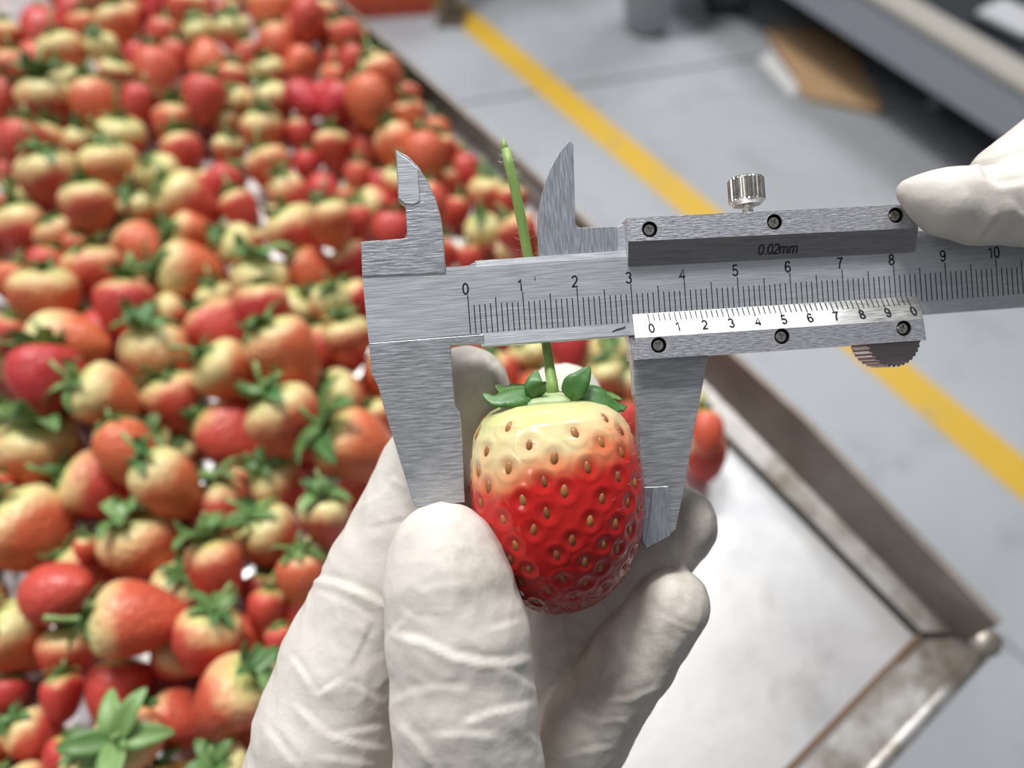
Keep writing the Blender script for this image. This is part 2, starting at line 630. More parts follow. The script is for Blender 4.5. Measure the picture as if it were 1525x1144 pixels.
bm = bmesh.new()
add_tube(bm, [(0, 0, 0.5), (0, 0, 0.9)], 0.06, 20)
obj('column', bm, M['machine_grey'], foot, True)
bm = bmesh.new()
add_tube(bm, [(0, 0, 0.485), (0, 0, 0.515)], 0.118, 28)
obj('collar', bm, M['machine_dark'], foot, True)

# dark support block between the stand and the conveyor
sb = on_plane(1082, 24, 0)
blk = empty('support_block', sb)
tag(blk, 'dark grey support block on floor between pale stand and conveyor frame', 'support')
bm = bmesh.new()
add_box(bm, (0, 0.06, 0.08), (0.09, 0.10, 0.16))
bmesh.ops.bevel(bm, geom=bm.edges[:], offset=0.008, segments=2, affect='EDGES')
obj('block', bm, plain('dark_grey_paint', (0.10, 0.10, 0.105), 0.5), blk)
bm = bmesh.new()
add_box(bm, (0, 0.06, 0.008), (0.11, 0.12, 0.016))
obj('base_plate', bm, M['machine_dark'], blk)

# conveyor frame across the upper corner
zb = 0.175
A = on_plane(1205, 17, zb)
B = on_plane(1486, 201, zb)
dirb = (B - A).normalized()
nb = Vector((-dirb.y, dirb.x, 0))
if nb.y < 0:
    nb = -nb
conv = empty('conveyor_frame', Vector(((A.x + B.x) / 2, (A.y + B.y) / 2, 0)))
tag(conv, 'grey painted conveyor frame with bare alloy top edge and dark gap beneath', 'conveyor')
cinv = Matrix.Translation(-conv.location)


def cobj(name, bm, mat):
    bm.transform(cinv)
    return obj(name, bm, mat, conv)


A2, B2 = A - dirb * 0.62, B + dirb * 0.9
HB = 0.104
bm = bmesh.new()
prism(bm, [A2, B2, B2 + Vector((0, 0, HB)), A2 + Vector((0, 0, HB))], nb * 0.0, nb * 0.012)
prism(bm, [A2, B2, B2 + Vector((0, 0, 0.01)), A2 + Vector((0, 0, 0.01))], nb * 0.012, nb * 0.06)
cobj('side_beam', bm, M['machine_grey'])
bm = bmesh.new()
prism(bm, [A2 + Vector((0, 0, HB)), B2 + Vector((0, 0, HB)), B2 + Vector((0, 0, HB + 0.012)), A2 + Vector((0, 0, HB + 0.012))], nb * -0.006, nb * 0.075)
cobj('top_edge', bm, M['machine_light'])
bm = bmesh.new()
prism(bm, [A2 + Vector((0, 0, HB - 0.07)), B2 + Vector((0, 0, HB - 0.07)), B2 + Vector((0, 0, HB - 0.04)), A2 + Vector((0, 0, HB - 0.04))], nb * 0.075, nb * 0.9)
cobj('belt', bm, M['machine_dark'])
bm = bmesh.new()
prism(bm, [A2, B2, B2 + Vector((0, 0, HB)), A2 + Vector((0, 0, HB))], nb * 0.9, nb * 0.912)
cobj('far_side_beam', bm, M['machine_grey'])
for f in (0.0, 0.93):
    for off in (0.05, 0.86):
        q = A2.lerp(B2, f) + nb * off
        bm = bmesh.new()
        add_box(bm, (q.x, q.y, (zb + 0.02) / 2), (0.05, 0.05, zb + 0.02))
        cobj('leg', bm, M['machine_dark'])
# striped grille lying on the belt
gq = on_plane(1506, 34, zb + HB - 0.03)
bm = bmesh.new()
gr = empty('slatted_grille', gq)
tag(gr, 'small pale slatted grille lying on the dark conveyor belt', 'grille')
gr.rotation_euler = (0, 0, math.atan2(dirb.y, dirb.x) + 0.1)
bm = bmesh.new()
add_box(bm, (0, 0, 0.003), (0.14, 0.11, 0.006))
obj('backing', bm, M['machine_dark'], gr)
for k in range(6):
    bm = bmesh.new()
    add_box(bm, (0, -0.046 + k * 0.0185, 0.011), (0.135, 0.011, 0.012))
    obj('slat', bm, M['pale'], gr)

# cardboard and paper on the floor
def sheet_on_floor(name, pxs, thick, mat, lift=0.001, tilt=0.0):
    pts = [on_plane(*p, 0) for p in pxs]
    c = sum(pts, Vector()) / len(pts)
    bm = bmesh.new()
    a, b = prism(bm, [p - c for p in pts], Vector((0, 0, lift)), Vector((0, 0, lift + thick)))
    for v in bm.verts:
        v.co.z += tilt * (1 + math.sin(v.co.x * 9 + v.co.y * 5)) * 0.5
    o = obj(name, bm, mat)
    o.location = c
    return o


o = sheet_on_floor('cardboard_sheet', [(1138, 52), (1250, 58), (1281, 123), (1311, 166), (1305, 174), (1197, 148)], 0.012, M['card'], 0.001, 0.02)
tag(o, 'torn brown cardboard sheet lying on floor partly under conveyor', 'cardboard')
o = sheet_on_floor('paper_scrap', [(1127, 94), (1147, 82), (1188, 134), (1179, 149)], 0.003, M['paper'], 0.001, 0.012)
tag(o, 'narrow white paper strip on floor against the cardboard edge', 'paper')
o = sheet_on_floor('crumpled_tissue', [(1377, 163), (1384, 146), (1398, 143), (1402, 158), (1390, 168)], 0.02, M['pale'], 0.001, 0.02)
tag(o, 'small crumpled pale tissue on floor in shadow under conveyor', 'litter')

#@@PART2
# ================================================================== CALIPER
# local frame in millimetres: u along the beam, v across it, w out of the face
CO = at(696.6, 441, 0.1277)
EU = (0.9956 * RT + 0.076 * UP + 0.0545 * FW).normalized()
EV = UP - EU * UP.dot(EU)
EV.normalize()
EW = EU.cross(EV).normalized()      # towards the viewer
CM = Matrix(((EU.x, EV.x, EW.x, CO.x), (EU.y, EV.y, EW.y, CO.y), (EU.z, EV.z, EW.z, CO.z), (0, 0, 0, 1)))
CM = CM @ Matrix.Diagonal((0.001, 0.001, 0.001, 1))
caliper = empty('vernier_caliper')
caliper.matrix_world = CM
tag(caliper, 'brushed steel vernier caliper with jaws closed on the large held strawberry', 'caliper')


def cal(px, py, w=0.0):
    d = (px - W0 / 2) / FPX * RT + (H0 / 2 - py) / FPX * UP + FW
    o = CO + EW * (w * 0.001)
    t_ = (o - CAM).dot(EW) / d.dot(EW)
    q = CAM + d * t_ - CO
    return Vector((q.dot(EU) * 1000, q.dot(EV) * 1000, w))


def cobj2(name, bm, mat, parent=None, smooth=False):
    """Mesh built in millimetres, stored in metres-free local units of the caliper frame."""
    return obj(name, bm, mat, parent or caliper, smooth)


WV = Vector((0, 0, 1))


def plate(bm, pxs, w_front, w_back, bev=0.1):
    pts = [cal(*p, w_front) for p in pxs]
    return plate_uv(bm, [(p.x, p.y) for p in pts], w_front, w_back, bev)


def plate_uv(bm, uv, w_front, w_back, bev=0.1):
    area = sum(uv[i][0] * uv[(i + 1) % len(uv)][1] - uv[(i + 1) % len(uv)][0] * uv[i][1] for i in range(len(uv)))
    if area < 0:
        uv = uv[::-1]
    n_ = len(uv)
    b = [bm.verts.new((u, v, w_back)) for u, v in uv]
    if bev > 0:
        m_ = [bm.verts.new((u, v, w_front - bev)) for u, v in uv]
        ins = []
        for i in range(n_):
            p0, p1, p2 = Vector(uv[i - 1]), Vector(uv[i]), Vector(uv[(i + 1) % n_])
            d1, d2 = (p1 - p0).normalized(), (p2 - p1).normalized()
            n1_, n2_ = Vector((-d1.y, d1.x)), Vector((-d2.y, d2.x))
            s = n1_ + n2_
            k = bev / max(0.4, 1 + n1_.dot(n2_)) if s.length > 1e-6 else 0
            q = p1 + s * k
            ins.append(bm.verts.new((q.x, q.y, w_front)))
        f = ins
    else:
        m_ = None
        f = [bm.verts.new((u, v, w_front)) for u, v in uv]
    bm.faces.new(f)
    bm.faces.new(b[::-1])
    for i in range(n_):
        j = (i + 1) % n_
        if m_:
            bm.faces.new((m_[i], m_[j], f[j], f[i]))
            bm.faces.new((b[i], b[j], m_[j], m_[i]))
        else:
            bm.faces.new((b[i], b[j], f[j], f[i]))


# beam with the scale face (flat) and two edge strips ground at a slant
def edge_pt(x, ya, yb, xa, xb):
    return (x, ya + (yb - ya) * (x - xa) / (xb - xa))


UEND = 168.0
pa, pb_ = cal(540, 412), cal(932.6, 388)
top_a, top_b = cal(709, 389.2), cal(932.6, 371.9)
fac_a, fac_b = cal(701.8, 498.8), cal(941, 480)
bot_a, bot_b = cal(806, 510), cal(935, 500.5)


def line_at(a, b, u):
    return a.y + (b.y - a.y) * (u - a.x) / (b.x - a.x)


v_top = line_at(top_a, top_b, 20)
v_topf = v_top - 1.15
v_face = (fac_a.y + fac_b.y) / 2
v_bot = line_at(bot_a, bot_b, 20)
u_l = cal(541, 430).x
BT = -3.2
DIP = -0.28
bm = bmesh.new()
u0b = cal(709, 405).x
prof = [(v_top, -0.45), (v_topf, DIP), (v_face, DIP), (v_bot + 0.15, 0.0), (v_bot, -0.2), (v_bot, BT), (v_top, BT)]
ra = [bm.verts.new((u0b, v, w)) for v, w in prof]
rb = [bm.verts.new((UEND, v, w)) for v, w in prof]
for i in range(len(prof)):
    j = (i + 1) % len(prof)
    bm.faces.new((ra[i], rb[i], rb[j], ra[j]))
bm.faces.new(ra)
bm.faces.new(rb[::-1])
# head of the beam: scale face carried to the end of the head, down to the ground line of the jaw
pl = [cal(*p) for p in [(539, 411), (664, 406), (664, 409)]]
q_ = [cal(*p, DIP) for p in [(539.2, 412), (664, 406.3), (664, 397.3), (682, 397.3), (698, 395.2), (709, 389.3)]]
plate_uv(bm, [(p.x, p.y) for p in q_] + [(u0b, v_topf), (u0b, v_face), (cal(549, 510.2).x, cal(549, 510.2).y)], DIP, BT, 0)
beam = cobj2('beam', bm, M['steel'])

bm = bmesh.new()
# lower fixed jaw
plate(bm, [(549.6, 511.3), (720, 498.2), (722, 513.2), (707, 512.2), (671, 514.5), (673, 545), (677.5, 605), (685, 614.6), (688, 655), (692.7, 748.5),
           (617.7, 755.5), (600, 700), (573, 612.6), (563, 576), (552.8, 555.7)], -0.02, -3.0, 0.1)
fj = cobj2('fixed_jaw', bm, M['jaw_steel'], beam)
bm = bmesh.new()
# upper fixed jaw and head top
plate(bm, [(537.3, 360), (606.6, 354.8), (603.7, 305.5), (592.7, 296.8), (590.2, 240), (589.2, 223.3), (606.6, 232), (623.9, 249.2), (638.3, 272.3), (649.8, 298.3),
           (657, 324.3), (660, 350.2), (662.8, 397.0), (663.5, 406.0), (539.2, 411.4)], -0.05, -3.0, 0.09)
cobj2('inside_jaw', bm, M['jaw_steel'], beam)
bm = bmesh.new()
plate(bm, [(590.0, 226), (606, 236.5), (622.6, 251), (625.5, 300), (616, 304.5), (603, 303.5), (594, 296)], 0.12, -0.2, 0.12)
cobj2('knife_facet', bm, M['steel'], beam)

# scale marks on the beam
bm = bmesh.new()
wz = DIP + 0.012
vt0 = v_face + 0.12


def tick(bm, u, v0, v1, wd, w):
    q = [bm.verts.new((u + a * wd / 2, v, w)) for a, v in ((-1, v0), (1, v0), (1, v1), (-1, v1))]
    bm.faces.new(q)


for k in range(0, 150):
    if 0 <= k:
        ln = 7.0 if k % 10 == 0 else (6.35 if k % 5 == 0 else 5.2)
        tick(bm, k * 1.0, vt0, vt0 + ln, 0.19, wz)
tk = cobj2('scale_line', bm, M['ink'], beam)
tk['kind'] = 'stuff'


def _arc(cx, cy, rx, ry, a0, a1, n=14):
    return [(cx + rx * math.cos(R(a0 + (a1 - a0) * i / n)), cy + ry * math.sin(R(a0 + (a1 - a0) * i / n))) for i in range(n + 1)]


_six = [(.47, .76), (.42, .89), (.30, .95), (.18, .90), (.10, .74), (.065, .52), (.068, .30)]
GLYPH = {
    '0': (.56, [(_arc(.28, .5, .215, .455, 90, 450, 26), True)]),
    '1': (.56, [([(.10, .74), (.22, .81), (.335, .955), (.335, 0)], False)]),
    '2': (.56, [(_arc(.28, .69, .21, .26, 165, -25) + [(.36, .40), (.10, .12), (.065, .05), (.51, .05)], False)]),
    '3': (.56, [(_arc(.27, .73, .19, .22, 160, -85), False), (_arc(.27, .275, .22, .235, 88, -165), False)]),
    '4': (.56, [([(.41, 0), (.41, .93), (.05, .26), (.54, .26)], False)]),
    '5': (.56, [([(.49, .945), (.16, .945), (.10, .49)] + _arc(.27, .31, .22, .265, 130, -160), False)]),
    '6': (.56, [(_six, False), (_arc(.28, .30, .205, .255, 0, 360, 24), True)]),
    '7': (.56, [([(.06, .94), (.50, .94), (.36, .68), (.26, .38), (.21, 0)], False)]),
    '8': (.56, [(_arc(.28, .735, .175, .21, 0, 360, 22), True), (_arc(.28, .28, .215, .235, 0, 360, 24), True)]),
    '9': (.56, [([(.56 - x, 1 - y) for x, y in _six], False), (_arc(.28, .70, .205, .255, 0, 360, 24), True)]),
    '.': (.28, [([(.14, 0), (.14, .11)], False)]),
    'm': (.88, [([(.09, 0), (.09, .71)], False), ([(.09, .48), (.16, .64), (.27, .69), (.38, .63), (.42, .5), (.42, 0)], False),
                ([(.42, .48), (.49, .64), (.60, .69), (.72, .63), (.755, .5), (.755, 0)], False)]),
}


def stroke_bm(bm, pts, closed, hw, ox, sc):
    P = [Vector((p[0], p[1])) for p in pts]
    if closed:
        P = P[:-1]
    n_ = len(P)
    L_, R_ = [], []
    for i in range(n_):
        p0 = P[i - 1] if (closed or i > 0) else None
        p2 = P[(i + 1) % n_] if (closed or i < n_ - 1) else None
        d1 = (P[i] - p0).normalized() if p0 is not None else (p2 - P[i]).normalized()
        d2 = (p2 - P[i]).normalized() if p2 is not None else d1
        a, b = Vector((-d1.y, d1.x)), Vector((-d2.y, d2.x))
        m_ = (a + b) / max(0.5, 1 + a.dot(b))
        q1, q2 = P[i] + m_ * hw, P[i] - m_ * hw
        L_.append(bm.verts.new((ox + q1.x * sc, q1.y * sc, 0)))
        R_.append(bm.verts.new((ox + q2.x * sc, q2.y * sc, 0)))
    for i in range(n_ if closed else n_ - 1):
        j = (i + 1) % n_
        bm.faces.new((L_[i], R_[i], R_[j], L_[j]))


def text_obj(name, s, size, mat, parent, mtx, weight=0.07):
    """Etched characters as flat strokes; size is the height of a figure in millimetres."""
    wid = sum(GLYPH[c][0] for c in s) * size
    bm = bmesh.new()
    x = -wid / 2
    for c in s:
        w_, strokes = GLYPH[c]
        for pts, closed in strokes:
            stroke_bm(bm, pts, closed, weight, x, size)
        x += w_ * size
    me = bpy.data.meshes.new(name)
    bm.to_mesh(me)
    bm.free()
    me.materials.append(mat)
    o = bpy.data.objects.new(name, me)
    COL.objects.link(o)
    o.parent = parent
    o.matrix_local = mtx
    return o


for k in range(0, 15):
    text_obj('numeral', str(k), 2.12, M['ink'], beam, Matrix.Translation((k * 10 - 0.3, vt0 + 7.15, wz + 0.005)))
# a stray etched tick behind the 1 and small scuffs near the slider
bm = bmesh.new()
q = cal(797, 418, DIP)
tick(bm, q.x, q.y, q.y + 0.75, 0.16, wz)
cobj2('stray_tick', bm, M['ink'], beam)
bm = bmesh.new()
for (px, py, l) in ((917, 491.5, 1.0), (922, 490, 0.7), (926, 489, 0.8), (914, 493, 0.5), (930, 487, 0.4)):
    q = cal(px, py)
    add_box(bm, (q.x, q.y, -0.05), (l, 0.16, 0.08), Matrix.Rotation(R(18), 4, 'Z'))
cobj2('scuff', bm, M['ink'], beam)

# ---------------- slider
slider = empty('slider')
slider.parent = caliper
WF = 2.5


def slanted(bm, quads):
    """quads of 3D local points sharing edges: each is a list of 4 Vectors."""
    for q in quads:
        bm.faces.new([bm.verts.new(p) for p in q])


def holes_face(bm, loop, holes, rad, depth):
    """A flat facet with round counterbores: loop of Vectors (coplanar in w), holes = centres."""
    edges = []
    lv = [bm.verts.new(p) for p in loop]
    for i in range(len(lv)):
        edges.append(bm.edges.new((lv[i], lv[(i + 1) % len(lv)])))
    rings = []
    for h in holes:
        rg = [bm.verts.new((h.x + rad * math.cos(a), h.y + rad * math.sin(a), h.z)) for a in [2 * math.pi * k / 28 for k in range(28)]]
        for i in range(28):
            edges.append(bm.edges.new((rg[i], rg[(i + 1) % 28])))
        rings.append(rg)
    bmesh.ops.triangle_fill(bm, edges=edges, use_beauty=True, normal=(0, 0, 1))
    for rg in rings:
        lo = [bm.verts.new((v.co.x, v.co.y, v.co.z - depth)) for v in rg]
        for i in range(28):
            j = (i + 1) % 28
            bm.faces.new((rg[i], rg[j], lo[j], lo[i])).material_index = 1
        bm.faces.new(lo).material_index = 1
    return lv


def screw_mesh():
    bm = bmesh.new()
    n_ = 40
    Rr = 1.04
    rim = [bm.verts.new((Rr * math.cos(2 * math.pi * k / n_), Rr * math.sin(2 * math.pi * k / n_), -0.12)) for k in range(n_)]
    dome = [bm.verts.new((0.9 * math.cos(2 * math.pi * k / n_), 0.9 * math.sin(2 * math.pi * k / n_), 0.0)) for k in range(n_)]
    base = [bm.verts.new((Rr * math.cos(2 * math.pi * k / n_), Rr * math.sin(2 * math.pi * k / n_), -0.7)) for k in range(n_)]
    a, l = 0.15, 0.62
    cr_ = [(a, a), (a, l), (-a, l), (-a, a), (-l, a), (-l, -a), (-a, -a), (-a, -l), (a, -l), (a, -a), (l, -a), (l, a)]
    top = [bm.verts.new((x, y, 0.0)) for x, y in cr_]
    low = [bm.verts.new((x * 0.75, y * 0.75, -0.5)) for x, y in cr_]
    ed = [bm.edges.new((dome[i], dome[(i + 1) % n_])) for i in range(n_)] + [bm.edges.new((top[i], top[(i + 1) % 12])) for i in range(12)]
    bmesh.ops.triangle_fill(bm, edges=ed, use_beauty=True, normal=(0, 0, 1))
    for i in range(n_):
        j = (i + 1) % n_
        bm.faces.new((rim[i], rim[j], dome[j], dome[i]))
        bm.faces.new((base[i], base[j], rim[j], rim[i]))
    for i in range(12):
        j = (i + 1) % 12
        bm.faces.new((top[i], top[j], low[j], low[i]))
    bm.faces.new(low)
    bmesh.ops.recalc_face_normals(bm, faces=bm.faces[:])
    me = bpy.data.meshes.new('screw')
    bm.to_mesh(me)
    bm.free()
    me.materials.append(M['nickel'])
    return me


SM = screw_mesh()
srot = [0.5, 1.1, 0.2, 0.9, 0.35, 1.3]


def place_screw(c, i):
    o = bpy.data.objects.new('screw', SM)
    COL.objects.link(o)
    o.parent = slider
    o.matrix_local = Matrix.Translation((c.x, c.y, c.z - 0.34)) @ Matrix.Rotation(srot[i], 4, 'Z')


# upper cover: screw facet and dark slanted facet
T0, T1 = cal(933.6, 324.7, WF), cal(1367, 303.5, WF)
M0, M1 = cal(935.7, 359.8, WF), cal(1367.6, 339.6, WF)
B0, B1 = cal(935.1, 396.5, 0.0), cal(1362.5, 374.5, 0.0)
sc_up = [cal(*p, WF) for p in ((967.5, 341.5), (1153.5, 330.5), (1334, 320.5))]
bm = bmesh.new()
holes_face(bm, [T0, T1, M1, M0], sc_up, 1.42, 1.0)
bk = Vector((0, 0, -6.2 - WF))
T0b, T1b = T0 + bk, T1 + bk
tp0, tp1 = T0 + Vector((0, 0.0, -0.12)), T1 + Vector((0, 0, -0.12))
M0i, M1i = Vector((B0.x, v_top + 0.1, -6.2)), Vector((B1.x, v_top + 0.1, -6.2))
slanted(bm, [[T1, T0, T0b, T1b], [M0, B0, Vector((M0i.x, M0i.y, 0)), T0], [B1, M1, T1, Vector((M1i.x, M1i.y, 0))],
             [B0, B1, Vector((B1.x, v_top + 0.1, 0)), Vector((B0.x, v_top + 0.1, 0))],
             [T0, Vector((M0i.x, M0i.y, 0)), M0i, T0b], [Vector((M1i.x, M1i.y, 0)), T1, T1b, M1i],
             [T0b, M0i, M1i, T1b], [Vector((M0i.x, M0i.y, 0)), Vector((M1i.x, M1i.y, 0)), M1i, M0i]])
bmesh.ops.remove_doubles(bm, verts=bm.verts[:], dist=0.001)
cover = cobj2('upper_cover', bm, M['cover_steel'], slider)
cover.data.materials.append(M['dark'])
bm = bmesh.new()
off = Vector((0, 0.0, 0.012))
pr = [M0 + off, M1 + off, B1 + off, B0 + off]
pv = [bm.verts.new(p) for p in pr]
bm.faces.new(pv)
cobj2('slanted_facet', bm, M['bevel_steel'], slider)
for i, c in enumerate(sc_up):
    place_screw(c, i)


def slope_matrix(p_top0, p_top1, p_low0):
    """frame on a slanted facet: x along it, y up the slope, z out; origin at p_top0."""
    ex = (p_top1 - p_top0).normalized()
    ey = (p_top0 - p_low0)
    ey = (ey - ex * ey.dot(ex)).normalized()
    ez = ex.cross(ey)
    return Matrix(((ex.x, ey.x, ez.x, p_top0.x), (ex.y, ey.y, ez.y, p_top0.y), (ex.z, ey.z, ez.z, p_top0.z), (0, 0, 0, 1)))


mt = slope_matrix(M0, M1, B0)
# '0.02mm' centred near x = 1160 px
qc = cal(1160, 371.5, 1.2)
rel = mt.inverted() @ qc
text_obj('marking', '0.02mm', 2.05, M['grey_ink'], slider, mt @ Matrix.Translation((rel.x, rel.y - 1.0, 0.03)), 0.07)

# lower bar: white vernier facet and screw facet
V0, V1 = cal(942, 468.4, -0.15), cal(1366.3, 441, -0.15)
L0, L1 = cal(946.2, 503.4, WF), cal(1375.2, 475.2, WF)
K0, K1 = cal(948.3, 536, WF), cal(1379.5, 506.4, WF)
sc_lo = [cal(*p, WF) for p in ((981, 514), (1164.5, 501), (1346, 489))]
bm = bmesh.new()
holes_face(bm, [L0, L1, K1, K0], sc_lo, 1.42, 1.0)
K0b, K1b = K0 + bk, K1 + bk
I0, I1 = Vector((V0.x, v_bot - 0.1, -0.15)), Vector((V1.x, v_bot - 0.1, -0.15))
I0b, I1b = Vector((V0.x, v_bot - 0.1, -6.2)), Vector((V1.x, v_bot - 0.1, -6.2))
slanted(bm, [[V0, V1, L1, L0], [K0, K1, K1b, K0b], [V0, L0, I0], [L0, K0, I0], [K0, K0b, I0b, I0], [L1, V1, I1], [K1, L1, I1], [K1b, K1, I1, I1b],
             [V1, V0, I0, I1], [I0, I0b, I1b, I1], [K0b, K1b, I1b, I0b]])
bmesh.ops.remove_doubles(bm, verts=bm.verts[:], dist=0.001)
lb_ = cobj2('lower_bar', bm, M['cover_steel'], slider)
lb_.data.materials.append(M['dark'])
bm = bmesh.new()
mv = slope_matrix(V0, V1, L0)
vi = mv.inverted()
off = mv.to_3x3() @ Vector((0, 0, 0.012))
bm.faces.new([bm.verts.new(p + off) for p in (V0, V1, L1, L0)])
cobj2('vernier_plate', bm, M['vernier_steel'], slider)
for i, c in enumerate(sc_lo):
    place_screw(c, i + 3)
dv_ = (vi @ L1).z            # the facet is very slightly twisted
lx_, ly_ = (vi @ V1).x, -(vi @ L0).y


def on_facet(x, y, lift):
    return mv @ Vector((x, y, dv_ * (x / lx_) * (-y / ly_) + lift))


# vernier marks: 50 divisions over 49 mm
z0 = vi @ cal(964.7, 467.8, 0.0)
z1 = vi @ cal(1350.3, 442.2, 0.0)
bm = bmesh.new()
for k in range(51):
    x = z0.x + (z1.x - z0.x) * k / 50
    ln = 2.15 if k % 5 == 0 else 1.75
    q = [bm.verts.new(on_facet(x + a * 0.095, y, 0.06)) for a, y in ((-1, -0.12), (1, -0.12), (1, -0.12 - ln), (-1, -0.12 - ln))]
    bm.faces.new(q)
vt = cobj2('vernier_line', bm, M['grey_ink'], slider)
vt['kind'] = 'stuff'
for k in range(11):
    x = z0.x + (z1.x - z0.x) * k / 10
    text_obj('numeral', str(k % 10), 1.95, M['ink'], slider, Matrix.Translation(on_facet(x + 0.1, -0.12 - 2.2 - 2.0, 0.09)) @ mv.to_3x3().to_4x4(), 0.078)

# bridge behind the beam and the moving jaws
bm = bmesh.new()
plate_uv(bm, [(T0.x + 0.3, T0.y - 0.3), (T1.x - 0.3, T1.y - 0.3), (K1.x - 0.3, K1.y + 0.3), (K0.x + 0.3, K0.y + 0.3)], BT - 0.25, -6.0, 0.1)
cobj2('back_plate', bm, M['steel'], slider)
bm = bmesh.new()
plate(bm, [(935, 499), (960, 520), (1056, 520), (1053.5, 535), (1047, 572), (1034, 640), (1019.6, 726), (1006, 789.6), (963, 816.5), (956.2, 806), (955, 727),
           (951.6, 640), (950.6, 606), (945.6, 588), (944, 560), (940, 520)], -0.35, -3.2, 0.1)
mj = cobj2('moving_jaw', bm, M['jaw_steel'], slider)
bm = bmesh.new()
plate(bm, [(955.3, 726), (994.6, 724.5), (997.8, 730), (998.6, 797.5), (963, 815.5), (956.5, 805)], -0.22, -0.9, 0.06)
cobj2('knife_facet', bm, M['cross_steel'], slider)
bm = bmesh.new()
q = [cal(955.6, 727.5, -0.2), cal(972.5, 727, -0.14), cal(970, 765, -0.14), cal(960.5, 811, -0.2), cal(957, 804, -0.5)]
bm.faces.new([bm.verts.new(p) for p in q])
cobj2('side_facet', bm, M['bevel_steel'], slider)
bm = bmesh.new()
plate(bm, [(848.3, 208.9), (833, 227.6), (820, 249.2), (810, 278), (804.2, 304), (802, 324.3), (803.2, 390), (933, 384), (933, 338), (924, 337), (861.9, 339.2), (857.6, 335),
           (857, 330), (855.5, 281), (853.8, 214)], -1.2, -3.4, 0.09)
cobj2('moving_inside_jaw', bm, M['cross_steel'], slider)
bm = bmesh.new()
plate(bm, [(921, 337.5), (929, 333), (934, 330), (934, 378), (921.5, 379)], -0.6, -3.4, 0.1)
cobj2('jaw_shoulder', bm, M['steel'], slider)

# knurled locking screw
kc = cal(1113.5, 313, -1.0)
bm = bmesh.new()
nk = 26


def knurl_ring(bm, r, v, depth=0.16):
    out = []
    for k in range(nk):
        for da, dr in ((0.0, 0), (0.28, 0), (0.5, -depth), (0.78, -depth)):
            a = 2 * math.pi * (k + da) / nk
            out.append(bm.verts.new((kc.x + (r + dr) * math.cos(a), v, kc.z + (r + dr) * math.sin(a))))
    return out


def ring_join(bm, a, b):
    for i in range(len(a)):
        j = (i + 1) % len(a)
        bm.faces.new((a[i], a[j], b[j], b[i]))


v_b = kc.y + 0.85
rr = [knurl_ring(bm, 2.5, v_b - 0.0, 0), knurl_ring(bm, 3.25, v_b + 0.75, 0), knurl_ring(bm, 3.3, v_b + 0.95), knurl_ring(bm, 3.3, v_b + 4.7), knurl_ring(bm, 3.05, v_b + 5.05, 0), knurl_ring(bm, 2.6, v_b + 5.25, 0)]
for a, b in zip(rr, rr[1:]):
    ring_join(bm, a, b)
bm.faces.new(rr[0][::-1])
bm.faces.new(rr[-1])
cobj2('locking_screw', bm, M['nickel'], slider)
bm = bmesh.new()
add_tube(bm, [Vector((kc.x, kc.y - 2.5 + i * 0.42, kc.z)) for i in range(9)], [1.06 if i % 2 else 0.93 for i in range(9)], 18)
cobj2('screw_neck', bm, M['nickel'], slider)

# knurled thumb wheel under the lower bar
wc = cal(1330, 505, 0.6)
bm = bmesh.new()
nw = 34
Rw = 5.25


def wring(r, w, depth=0.0):
    out = []
    for k in range(nw):
        for da, dr in ((0.0, 0), (0.3, 0), (0.5, -depth), (0.8, -depth)):
            a = 2 * math.pi * (k + da) / nw
            out.append(bm.verts.new((wc.x + (r + dr) * math.cos(a), wc.y + (r + dr) * math.sin(a), w)))
    return out


w1, w2 = 0.9, -5.2
rr = [wring(Rw - 0.35, w1 + 0.05), wring(Rw - 0.1, w1 - 0.05, 0.42), wring(Rw, w1 - 0.2, 0.42), wring(Rw, w2 + 0.2, 0.42), wring(Rw - 0.3, w2)]
for a, b in zip(rr, rr[1:]):
    ring_join(bm, a, b)
bm.faces.new(rr[0])
bm.faces.new(rr[-1][::-1])
cobj2('thumb_wheel', bm, M['wheel'], slider)

# depth rod behind the beam's far end
bm = bmesh.new()
plate_uv(bm, [(60, v_face + 3.4), (UEND + 22, v_face + 3.4), (UEND + 22, v_face + 1.2), (60, v_face + 1.2)], BT - 0.02, BT - 1.3, 0.05)
cobj2('depth_rod', bm, M['steel'], slider)
# ================================================================== THE MEASURED STRAWBERRY
BD = 0.1302
bc = at(825.5, 751, BD)
ax_img = (Vector((822, 590, 0)) - Vector((846, 913, 0))).normalized()
BZ = (RT * ax_img.x + UP * -ax_img.y - FW * 0.06).normalized()        # axis, towards the calyx
BX = (RT - BZ * RT.dot(BZ)).normalized()
BY = BZ.cross(BX)                                                     # away from the viewer
BMX = Matrix(((BX.x, BY.x, BZ.x, bc.x), (BX.y, BY.y, BZ.y, bc.y), (BX.z, BY.z, BZ.z, bc.z), (0, 0, 0, 1)))
berry = empty('strawberry')
berry.matrix_world = BMX
tag(berry, 'large glossy half-pale strawberry with cut stem held between the caliper jaws', 'strawberry')
PR = [(0.0, 0.0), (0.006, 0.30), (0.02, 0.50), (0.05, 0.68), (0.09, 0.80), (0.155, 0.893), (0.22, 0.945), (0.28, 0.972), (0.36, 0.995), (0.42, 1.0), (0.50, 0.998), (0.58, 0.978),
      (0.65, 0.945), (0.72, 0.893), (0.80, 0.80), (0.86, 0.70), (0.91, 0.575), (0.95, 0.44), (0.98, 0.28), (0.994, 0.15), (1.0, 0.0)]
BR, BL = 0.0157, 0.0398


def prof_r(t_):
    return np.interp(t_, [a for a, b in PR], [b for a, b in PR])


